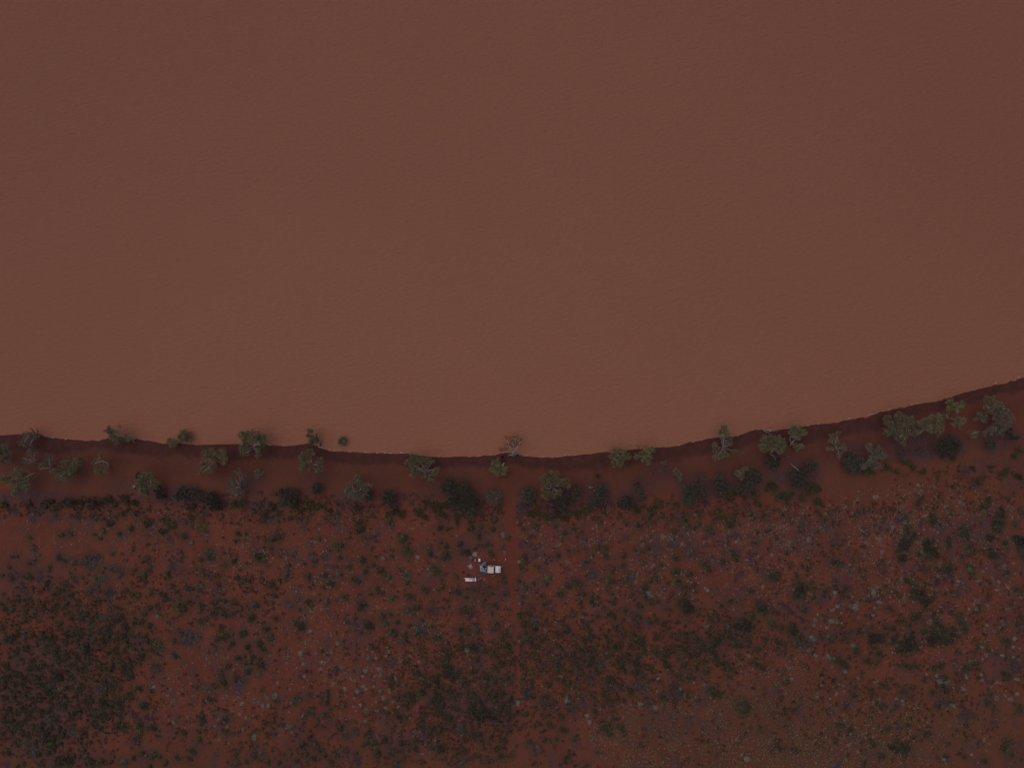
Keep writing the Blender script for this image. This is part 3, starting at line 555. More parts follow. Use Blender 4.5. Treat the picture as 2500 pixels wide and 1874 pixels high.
MB_w = wood('driftwood_log', 'short bright white drift log on the waterline beside the curved one', 'E', [[(1462,210),(1478,217),(1492,220)],[(1470,212),(1474,206)]], M['bark'], [.25,.4], rad=.32)
wood('dead_limb', 'pale dead limb lying on top of the large dark grey acacia at right', 'E', [[(1735,635),(1780,680),(1815,700),(1845,735)],[(1780,680),(1800,672)]], M['bark'], [[1.0,2.4,3.2,3.5],3.0], rad=.10, cat='dead branch')
wood('fallen_branch', 'small pale Y-shaped fallen branch on open sand right of the yellow-olive gum', 'D', [[(1250,775),(1275,788),(1305,782)],[(1275,788),(1262,795)]], M['bark'], [.15,.15], rad=.10, cat='dead branch')
wood('dead_branch', 'two dark dead branches rising from the lake at far left', 'A', [[(480,235),(430,180),(410,145),(375,125)],[(480,235),(485,185),(475,130)]], M['redtwig'], [[.4,1,1.6,2],[.4,1.4,2.2]], rad=.2, cat='dead branch')
wood('dead_branch', 'dark dead branch standing beside the narrow green shoreline tree', 'B', [[(1990,300),(1975,260),(1955,225),(1970,205)],[(1975,260),(1985,290)]], M['darkwood'], [[.3,1,1.8,2.2],.8], rad=.17, cat='dead branch')
wood('dead_branch', 'small dark forked branch in the water right of the narrow green shoreline tree', 'B', [[(2010,360),(2015,330),(2030,305)],[(2015,335),(2003,318)]], M['darkwood'], [[.1,.6,1.1],.7], rad=.15, cat='dead branch')
wood('dead_branch', 'thin dark dead branches over the water above the touching gum pair', 'D', [[(1900,300),(1885,265),(1865,230)],[(1885,265),(1920,235)],[(1940,290),(1950,258)]], M['redtwig'], [[.3,1.2,1.8],1.5,1.2], rad=.09, cat='dead branch')
wood('hollow_stump', 'short dark stump on the wet bank left of the bare tree', 'D', [[(135,395),(130,372)],[(140,420),(134,400)]], M['darkwood'], [[.2,1.0],.3], rad=.3, cat='stump')
wood('fallen_log', 'dark charred log on the wet bank at the small pale olive gum', 'D', [[(105,445),(150,440),(182,452)],[(140,425),(135,408)]], M['darkwood'], [.25,.35], rad=.26)
wood('white_stump', 'short bright white dead stump left of the rounded green gum', 'A', [[(1728,905),(1722,880),(1738,862)],[(1722,882),(1708,878)],[(1735,890),(1742,876)]], M['bark'], [[.1,1.2,1.9],1.4,1.5], rad=.24, cat='stump')
wood('white_dead_stem', 'bright white forked dead stem near the right picture edge', 'F', [[(2020,435),(1990,432),(1970,428)],[(1968,430),(1966,390),(1975,355)],[(2020,432),(1985,395),(1975,380)],[(2010,435),(2050,437)]], M['bark'], [[.8,2.4,3.2],[3.2,4.0,4.6],[1.5,3.5,4.2],.6], rad=.2, cat='dead branch')
wood('fallen_limb', 'pale limb stranded on the waterline left of the large olive gum with white limbs', 'B', [[(1325,335),(1350,345),(1380,352)],[(1345,344),(1342,338)]], M['bark'], [.15,.3], rad=.11, cat='dead branch')
wood('fallen_limb', 'pale root stranded on the waterline right of the narrow green shoreline tree', 'B', [[(1985,370),(2030,380),(2065,395)],[(2030,380),(2035,372)]], M['bark'], [.15,.3], rad=.11, cat='dead branch')
# ------------------------------------------------------------------ the camp
def simple(name, c, rough=.7, **k): 
    M[name] = mat(name, c, rough, tuple(v*.85 for v in c), 2.0, **k); return M[name]
simple('white_paint', (.86,.84,.88), .35, spec=.5); simple('dusty_roof', (.80,.65,.58), .6); simple('glass', (.02,.022,.035), .12, spec=.6)
simple('rubber', (.03,.028,.03), .9); simple('rim', (.35,.35,.37), .4); simple('trim', (.035,.035,.045), .6); simple('lamp', (.8,.8,.85), .2)
simple('orange', (.6,.22,.04), .4); simple('redlamp', (.4,.02,.02), .4); simple('tray', (.14,.075,.055), .8)
simple('canvas', (.29,.275,.35), .85); simple('canvas_dark', (.12,.11,.165), .85); simple('canvas_pale', (.38,.37,.36), .85); simple('inside', (.025,.018,.03), .9)
simple('pole', (.42,.38,.38), .4); simple('mat_tan', (.30,.18,.15), .95); simple('tarp', (.115,.105,.11), .9); simple('cloth_navy', (.03,.03,.055), .9)
simple('ash', (.40,.31,.33), .95, bump=.6, bscale=9); simple('ashdark', (.16,.085,.10), .95); simple('whiteplastic', (.86,.80,.90), .4); simple('bluecloth', (.06,.055,.19), .8)
simple('paleblue', (.36,.38,.60), .6); simple('leafgreen', (.20,.24,.10), .8); simple('pinkcloth', (.75,.50,.50), .7); simple('beige', (.42,.33,.23), .7)
cu, cv = 1357, 1118
vx, vy = P(*Z('K', cu, cv), 3.9); vz = G1(vx, vy)
car = tag(empty('pickup_truck', (vx, vy, vz), math.radians(-2.6)), 'white pickup truck with dusty pale roof, a grey tent at its back', 'pickup truck')
w2 = .93
# body side profile extruded across, with wheel arches cut as notches
def arch(cx, r=.46, z0=.5):
    return [(cx-r, z0)] + [(cx-r*math.cos(t), z0+r*math.sin(t)*.95) for t in (math.pi*.2, math.pi*.4, math.pi*.6, math.pi*.8)] + [(cx+r, z0)]
prof = [(-.95,.5)] + [(.95,.5)] + arch(1.72) + [(2.6,.5),(2.78,.62),(2.8,.95),(2.70,1.12),(2.2,1.22),(1.28,1.27),(1.1,1.27),(.95,1.22),(-.95,1.22)]
v = []; f = []; m_ = len(prof)
for s_, y in enumerate((-w2, w2)):
    for (x, z) in prof:
        yy = y*(1-.16*max(0, (x-2.25))/.55) * (1 if z < 1.0 else .97); v.append((x, yy, z))
body = newmesh('body', v, [tuple(range(m_)), tuple(range(m_, 2*m_))[::-1]] + [(i, m_+i, m_+(i+1) % m_, (i+1) % m_) for i in range(m_)], M['white_paint'], car)
bv = body.modifiers.new('bevel', 'BEVEL'); bv.width = .05; bv.segments = 2; bv.limit_method = 'ANGLE'
bn = MB()
bn.v = [(1.24,-.86,1.275),(2.66,-.76,1.13),(2.70,0,1.16),(2.66,.76,1.13),(1.24,.86,1.275),(1.22,0,1.31),(1.9,-.5,1.27),(1.9,.5,1.27),(1.9,0,1.29)]
bn.f = [(0,1,6),(1,2,8,6),(2,3,7,8),(3,4,7),(4,5,8,7),(5,0,6,8)]
bo = bn.build('bonnet', M['white_paint'], car, True); sm = bo.modifiers.new('thick', 'SOLIDIFY'); sm.thickness = .04
MB().box((1.85,0,1.315),(.34,.5,.06),taper=.8).build('bonnet_scoop', M['white_paint'], car)
cab = MB(); cab.v = [(-.95,-.9,1.22),(1.22,-.9,1.22),(1.22,.9,1.22),(-.95,.9,1.22),(-.88,-.83,1.84),(.80,-.80,1.84),(.80,.80,1.84),(-.88,.83,1.84)]
cab.f = [(0,1,5,4),(1,2,6,5),(2,3,7,6),(3,0,4,7),(3,2,1,0),(4,5,6,7)]
cab.build('cab', M['white_paint'], car)
ro = MB().box((-.04,0,1.90),(1.66,1.70,.10),taper=.96).build('roof', M['dusty_roof'], car)
bv = ro.modifiers.new('bevel', 'BEVEL'); bv.width = .04; bv.segments = 2
rk = MB()
for y in (-.84,.84): rk.box((-.04,y,1.99),(1.5,.05,.05))
for x in (-.7,0,.62): rk.box((x,0,1.98),(.05,1.62,.04))
rk.build('roof_rack', M['dusty_roof'], car)
MB().poly([(.835,-.77,1.83),(1.215,-.85,1.28),(1.215,.85,1.28),(.835,.77,1.83)]).build('windscreen', M['glass'], car).location = (.012,0,.012)
for s_ in (-1, 1):
    MB().poly([(-.3,s_*.905,1.27),(1.0,s_*.905,1.27),(.72,s_*.832,1.78),(-.3,s_*.845,1.78)]).build('side_window', M['glass'], car)
    mm = MB(); mm.box((1.0,s_*1.03,1.36),(.14,.2,.22)); mm.box((1.02,s_*.93,1.32),(.05,.1,.05)); mm.build('mirror', M['trim'], car)
    MB().box((2.74,s_*.62,.93),(.1,.3,.17)).build('headlight', M['lamp'], car)
    MB().box((2.70,s_*.83,.9),(.14,.1,.13)).build('indicator', M['orange'], car)
    MB().box((-2.58,s_*.78,.95),(.05,.16,.26)).build('tail_light', M['redlamp'], car)
    MB().box((.2,s_*.945,1.08),(.16,.03,.03)).build('door_handle', M['trim'], car)
bb = MB(); bb.box((2.90,0,.58),(.16,1.85,.24)); bb.tube([(2.95,-.55,.6),(2.98,-.5,1.05),(2.98,.5,1.05),(2.95,.55,.6)],.035,6); bb.build('bull_bar', M['trim'], car)
MB().box((2.79,0,.85),(.06,.95,.26)).build('grille', M['trim'], car)
MB().tube([(1.3,-.97,1.0),(1.25,-.97,1.4),(.95,-.9,1.95)],.045,6).build('snorkel', M['trim'], car)
tb = MB(); tb.box((-1.78,0,.98),(1.62,1.86,.08))
for y in (-.92,.92): tb.box((-1.78,y,1.15),(1.62,.05,.28))
tb.box((-2.58,0,1.15),(.05,1.8,.28)); tb.box((-1.0,0,1.4),(.06,1.7,.7)); tb.box((-1.75,0,.8),(1.6,.9,.2)); tb.build('tray', M['tray'], car)
for (x, s_) in ((1.72,-1),(1.72,1),(-1.65,-1),(-1.65,1)):
    t = MB().tube([(x,s_*.70,.4),(x,s_*.95,.4)],.40,16).build('wheel', M['rubber'], car)
    r_ = MB().tube([(x,s_*.80,.4),(x,s_*.965,.4)],.22,12).build('rim', M['rim']); r_.parent = t
# rooftop tent folded out over the back
ux, uy = P(*Z('K', 1100, 1080), 3.5); uz = G1(ux, uy)
tent = tag(empty('tent', (ux, uy, uz)), 'grey canvas tent with sloping flaps pitched behind the white pickup', 'tent')
def K(u, v, z):
    x, y = P(*Z('K', u, v), uz+z); return (x-ux, y-uy, z)
def cloth(name, pts, faces, m, parent, th=.02):
    o = newmesh(name, pts, faces, m, parent); s_ = o.modifiers.new('cloth', 'SOLIDIFY'); s_.thickness = th; return o
C_, D_, G_, H_ = K(985,950,1.95), K(1000,1160,1.8), K(1215,1195,1.5), K(1062,975,2.25)
A_, I_, E_, F_ = K(1215,828,1.0), K(1208,965,1.55), K(950,1282,.25), K(1222,1282,.25)
J_ = K(1090,1080,2.0)
cloth('roof_panel', [C_, D_, G_, H_, J_], [(0,1,4,3),(1,2,4),(2,3,4)], M['canvas'], tent)
cloth('pale_panel', [K(985,950,2.0), K(1000,1060,1.97), K(1045,1050,2.14), K(1058,980,2.30)], [(0,1,2,3)], M['canvas_pale'], tent)
cloth('skirt', [D_, E_, F_, G_, K(1110,1200,1.62), K(1090,1283,.2)], [(0,1,5,4),(4,5,2,3)], M['canvas_dark'], tent)
cloth('side_flap', [A_, K(1165,838,1.05), K(1030,945,2.2), H_], [(0,1,2,3)], M['canvas'], tent)
cloth('inner_wall', [A_, H_, I_], [(0,1,2)], M['canvas_dark'], tent)
cloth('rear_flap', [K(1165,838,1.02), K(1040,880,.3), K(1010,930,1.2), K(1030,945,2.15)], [(0,1,2,3)], M['canvas_dark'], tent)
cloth('opening', [K(1072,980,1.9), I_, K(1213,1185,1.35)], [(0,1,2)], M['inside'], tent)
cloth('floor_board', [K(1180,985,1.2), K(1245,990,1.2), K(1240,1200,1.2), K(1190,1180,1.2)], [(0,1,2,3)], M['tray'], tent, .05)
for a_, b_ in ((H_, I_), (H_, G_), (A_, H_), (A_, K(1225,840,0)), (E_, K(940,1290,0)), (F_, K(1228,1290,0)), (I_, K(1200,1150,1.4))):
    q = [tuple(Vector(a_)+Vector((0,0,.04))), tuple(Vector(b_)+Vector((0,0,.04)))]
    MB().tube(q, .028, 5).build('pole', M['pole'], tent)
for a_, b_ in ((A_, K(1270,790,0)), (E_, K(915,1320,0)), (C_, K(900,930,0))):
    MB().tube([a_, b_], .012, 4).build('guy_rope', M['pole'], tent)
MB().box(K(1195,1075,1.55), (.12,.55,.12)).build('bed_roll', M['whiteplastic'], tent)
# campfire ashes
fx, fy = P(*Z('K', 665, 1000), 2); fz = G1(fx, fy)
fire = tag(empty('fire_pit', (fx, fy, fz)), 'round heap of pale grey campfire ash on the sand left of the tent', 'campfire')
def blob(name, r, h, m, parent, seed, nn=18, off=(0,0)):
    rr = random.Random(seed); v = [(off[0],off[1],h)]; f = []
    for ring, (k, z) in enumerate(((.5,h*.8),(1,.01))):
        for i in range(nn):
            a = 6.283*i/nn; q = r*k*(1+rr.uniform(-.22,.22)); v.append((off[0]+q*math.cos(a), off[1]+q*math.sin(a), z))
    for i in range(nn):
        j = (i+1) % nn; f.append((0,1+i,1+j)); f.append((1+i,1+nn+i,1+nn+j,1+j))
    return newmesh(name, v, f, m, parent, True)
blob('scattered_ash', .92, .035, M['ashdark'], fire, 3)
blob('ash_heap', .58, .12, M['ash'], fire, 4, off=(.04,0))
for k in range(4):
    a = k*1.7+.4; MB().tube([(math.cos(a)*.25,math.sin(a)*.25,.12),(math.cos(a)*.8,math.sin(a)*.8,.06)],.05,6).build('charred_log', M['darkwood'], fire)
def at(u, v, z=2.0):
    x, y = P(*Z('K', u, v), z); return x, y, G1(x, y)
def flat(name, label, cat, quad, m, th=.03):
    x0 = sum(q[0] for q in quad)/len(quad); y0 = sum(q[1] for q in quad)/len(quad); x, y, z = at(x0, y0)
    pts = []
    for (u, v) in quad: a, b_, c_ = at(u, v); pts.append((a-x, b_-y))
    o = MB().prism(pts, -.1, th+.04).build(name, m); o.location = (x, y, z+.03); tag(o, label, cat); return o
flat('ground_mat', 'tan square mat laid on the sand at the upper left of the camp', 'mat', [(770,522),(835,512),(905,530),(888,610),(868,695),(800,668),(722,612),(742,575)], M['mat_tan'])
flat('tarp', 'small grey-green tarp on the ground, left of the dark camp chair', 'tarp', [(620,650),(700,640),(745,690),(725,770),(650,745),(590,715)], M['tarp'])
def camp_chair(u, v, rz, m, label, strip=None, sc=1.0):
    x, y, z = at(u, v); r = tag(empty('camp_chair', (x, y, z), rz), label, 'chair', 'folding chairs at the camp')
    MB().box((0,0,.42*sc),(.62*sc,.6*sc,.05)).build('seat', m, r)
    MB().poly([(-.31*sc,.28*sc,.44),(.31*sc,.28*sc,.44),(.31*sc,.5*sc,.95*sc),(-.31*sc,.5*sc,.95*sc)]).build('backrest', m, r).modifiers.new('c','SOLIDIFY').thickness = .03
    for sx in (-1, 1):
        MB().box((sx*.34*sc,0,.62*sc),(.07,.55*sc,.04)).build('armrest', m, r)
        for sy in (-1, 1): MB().tube([(sx*.34*sc,sy*.28*sc,-.05),(sx*.28*sc,-sy*.05,.4*sc),(sx*.33*sc,sy*.22*sc,.6*sc)],.018,5).build('leg', M['pole'], r)
    if strip: MB().box((.24*sc,.1,.66),(.13,.75,.05), .1).build('towel', M['whiteplastic'], r)
    return r
camp_chair(795, 775, -.1, M['cloth_navy'], 'navy folding camp chair with a white strip, beside the tan mat', True, 1.15)
camp_chair(430, 1200, .5, M['redsoil'], 'dark folding chair left of the fire ash, farther one from the truck', sc=.85)
camp_chair(618, 1285, 1.0, M['trim'], 'black folding chair just above the long white table', sc=.9)
def esky(u, v, d, m, ml, label, name='cool_box'):
    x, y, z = at(u, v); r = tag(empty(name, (x, y, z)), label, 'cool box')
    MB().box((0,0,d[2]/2-.03),d,taper=1.05).build('box', m, r); MB().box((0,0,d[2]+.02),(d[0]*1.08,d[1]*1.06,.07)).build('lid', ml, r)
    for s_ in (-1, 1): MB().box((0,s_*d[1]*.56,d[2]*.7),(.22,.04,.05)).build('handle', M['trim'], r)
esky(973, 768, (.5,.74,.42), M['whiteplastic'], M['whiteplastic'], 'white cool box between the navy camp chair and the tent')
x, y, z = at(1470, 765); g_ = tag(empty('camp_stove', (x, y, z)), 'small dark camp stove with a grey pot, above the truck cab', 'stove')
MB().box((0,0,.25),(.5,.62,.12)).build('body', M['trim'], g_)
for sx in (-1,1):
    for sy in (-1,1): MB().tube([(sx*.2,sy*.26,-.05),(sx*.18,sy*.22,.22)],.02,5).build('leg', M['trim'], g_)
MB().tube([(.03,-.03,.31),(.03,-.03,.44)],.15,12).build('pot', M['rim'], g_)
x, y, z = at(1855, 765); g_ = tag(empty('water_jug', (x, y, z), -.35), 'small bright pale jug standing alone right of the truck', 'jug')
jb = MB().box((0,0,.17),(.2,.36,.36),taper=.85).build('body', M['pinkcloth'], g_); MB().tube([(0,.08,.34),(0,.08,.42)],.045,8).build('cap', M['whiteplastic'], g_)
x, y, z = at(1838, 828); g_ = tag(MB().box((0,0,.05),(.18,.2,.12),.4,.9).build('small_box', M['ash']), 'tiny dull pale box on the sand just below the pale jug', 'box'); g_.location = (x, y, z)
wood('forked_branch', 'pale beige forked stick lying against the lower side of the white truck', 'K', [[(1410,1335),(1440,1305),(1478,1258)],[(1470,1262),(1500,1268),(1530,1276)]], M['beige'], [.3,.35], rad=.085, cat='branch')
# long white table
x, y, z = at(678, 1450, 2.9); tb = tag(empty('camp_table', (x, y, z), -.01), 'long narrow white camp table below the tent, blue cloth hanging along its lower side', 'table')
L_, W_ = 3.02, .90
for k in range(3): MB().box(((k-1)*L_/3,0,.80),(L_/3-.02,W_,.05)).build('table_panel', M['whiteplastic'] if k < 2 else M['paleblue'], tb)
MB().box((.98,0,.835),(.10,W_+.03,.02)).build('strap', M['cloth_navy'], tb)
MB().box((1.28,.02,.84),(.38,W_*.9,.03)).build('end_board', M['whiteplastic'], tb)
MB().box((.1,-W_/2-.03,.62),(L_-.2,.03,.40)).build('cloth_skirt', M['bluecloth'], tb)
for sx in (-1.35,0,1.35):
    for sy in (-.38,.38): MB().tube([(sx,sy,-.05),(sx,sy,.78)],.025,6).build('leg', M['pole'], tb)
def on_table(dx, dy, mb, name, m, label, cat):
    o = mb.build(name, m); tag(o, label, cat); o.location = (x+dx, y+dy, z+.828); return o
on_table(-.05, .25, MB().box((0,0,.06),(1.0,.16,.1)).box((.3,-.06,.04),(.34,.2,.08)), 'food_bag', M['leafgreen'], 'flat green bag on the far side of the long white table', 'bag')
on_table(.78, .02, MB().box((0,0,.07),(.26,.5,.14)).box((0,0,.16),(.28,.52,.03)), 'storage_box', M['paleblue'], 'pale blue box beside the dark strap on the long white table', 'box')
bx_, by_, bz_ = at(475, 1412, 2.9); o = MB().ball((0,0,.66),.15,1.25,.8,1).tube([(0,0,-.05),(0,0,.6)],.05,6).build('wash_bowl', M['pinkcloth']); o.location = (bx_, by_, bz_); tag(o, 'small pale pink bowl at the left end of the long white table', 'bowl')
bx_, by_, bz_ = at(838, 1372, 2.9); o = MB().tube([(0,0,-.05),(0,0,.55)],.13,10).box((0,0,.6),(.24,.3,.1)).build('gas_bottle', M['beige']); o.location = (bx_, by_, bz_); tag(o, 'beige gas bottle behind the right end of the long white table', 'gas bottle')
bx_, by_, bz_ = at(745, 1380, 2.9); o = MB().tube([(0,0,-.05),(0,0,.62)],.05,8).box((0,0,.66),(.11,.11,.12)).build('lantern', M['rim']); o.location = (bx_, by_, bz_); tag(o, 'thin grey lantern post behind the long white table, left of the gas bottle', 'lantern')
for (u, v, nm, cat, lb, m, d) in ((1020,1392,'stuff_sack','bag','dull tan stuff sack between the tent and the long table','beige',(.34,.24,.2)),(1150,1400,'stuff_sack','bag','dusty pink stuff sack on the sand below the tent','ash',(.3,.26,.2)),
    (945,1430,'flat_stone','stone','small flat tan stone right of the long table','beige',(.22,.42,.08)),(1240,640,'flat_stone','stone','small pale stone on the sand above the tent','beige',(.4,.14,.1)),(905,785,'small_crate','crate','small dark grey crate between the navy chair and white cool box','trim',(.22,.5,.3)),
    (835,845,'mug','mug','tiny pale mug on the sand at the foot of the navy chair','beige',(.16,.16,.12)),(1735,1010,'pale_stone','stone','grey pale stone just ahead of the truck bonnet','ash',(.36,.42,.12)),(1140,1450,'ground_sheet','sheet','thin purplish sheet on the sand below the tent','ashdark',(1.3,.6,.03))):
    x, y, z = at(u, v); o = MB().box((0,0,d[2]/2-.01),d,R.uniform(-.5,.5),.8).build(nm, M[m]); o.location = (x, y, z); tag(o, lb, cat)
    bv = o.modifiers.new('bevel','BEVEL'); bv.width = min(d)*.25; bv.segments = 2
# ------------------------------------------------------------------ dark red mounds
for (zz, u, v, r_, lb) in ((2,1535,365,16,'largest dark red soil mound, above and left of the camp'),(2,855,1055,9,'tiny dark red soil mound left of centre well below the camp'),
    (2,1795,1138,9,'tiny dark red mound below the camp near the foot of its clearing'),(3,465,965,13,'dark red mound right of the sand track, below the level of the camp'),
    (3,1015,960,8,'tiny dark red mound to the left of the pale blue-green shrub'),(3,155,1165,12,'dark red mound close beside the sand track, under low bushes'),
    (6,685,158,11,'dark red mound beside a pale tussock in the tussock field left of the track'),(1,1940,880,13,'dark red mound on open sand in the left quarter'),(5,1180,400,10,'dark red mound at the right rim of the dense left scrub'),
    (5,1300,965,8,'tiny dark red mound near the bottom edge at left'),(6,1750,640,10,'dark red mound beside the dark thicket left of the track'),(8,28,120,8,'tiny dark red mound at right, left of grey-blue shrubs')):
    px, py = Z(zz, u, v); x, y = P(px, py, 2); o = blob('soil_mound', r_/3.539/S, .22, M['redsoil'], None, int(u)); o.location = (x, y, G1(x, y)-.02); tag(o, lb, 'soil mound', 'dark red soil mounds')
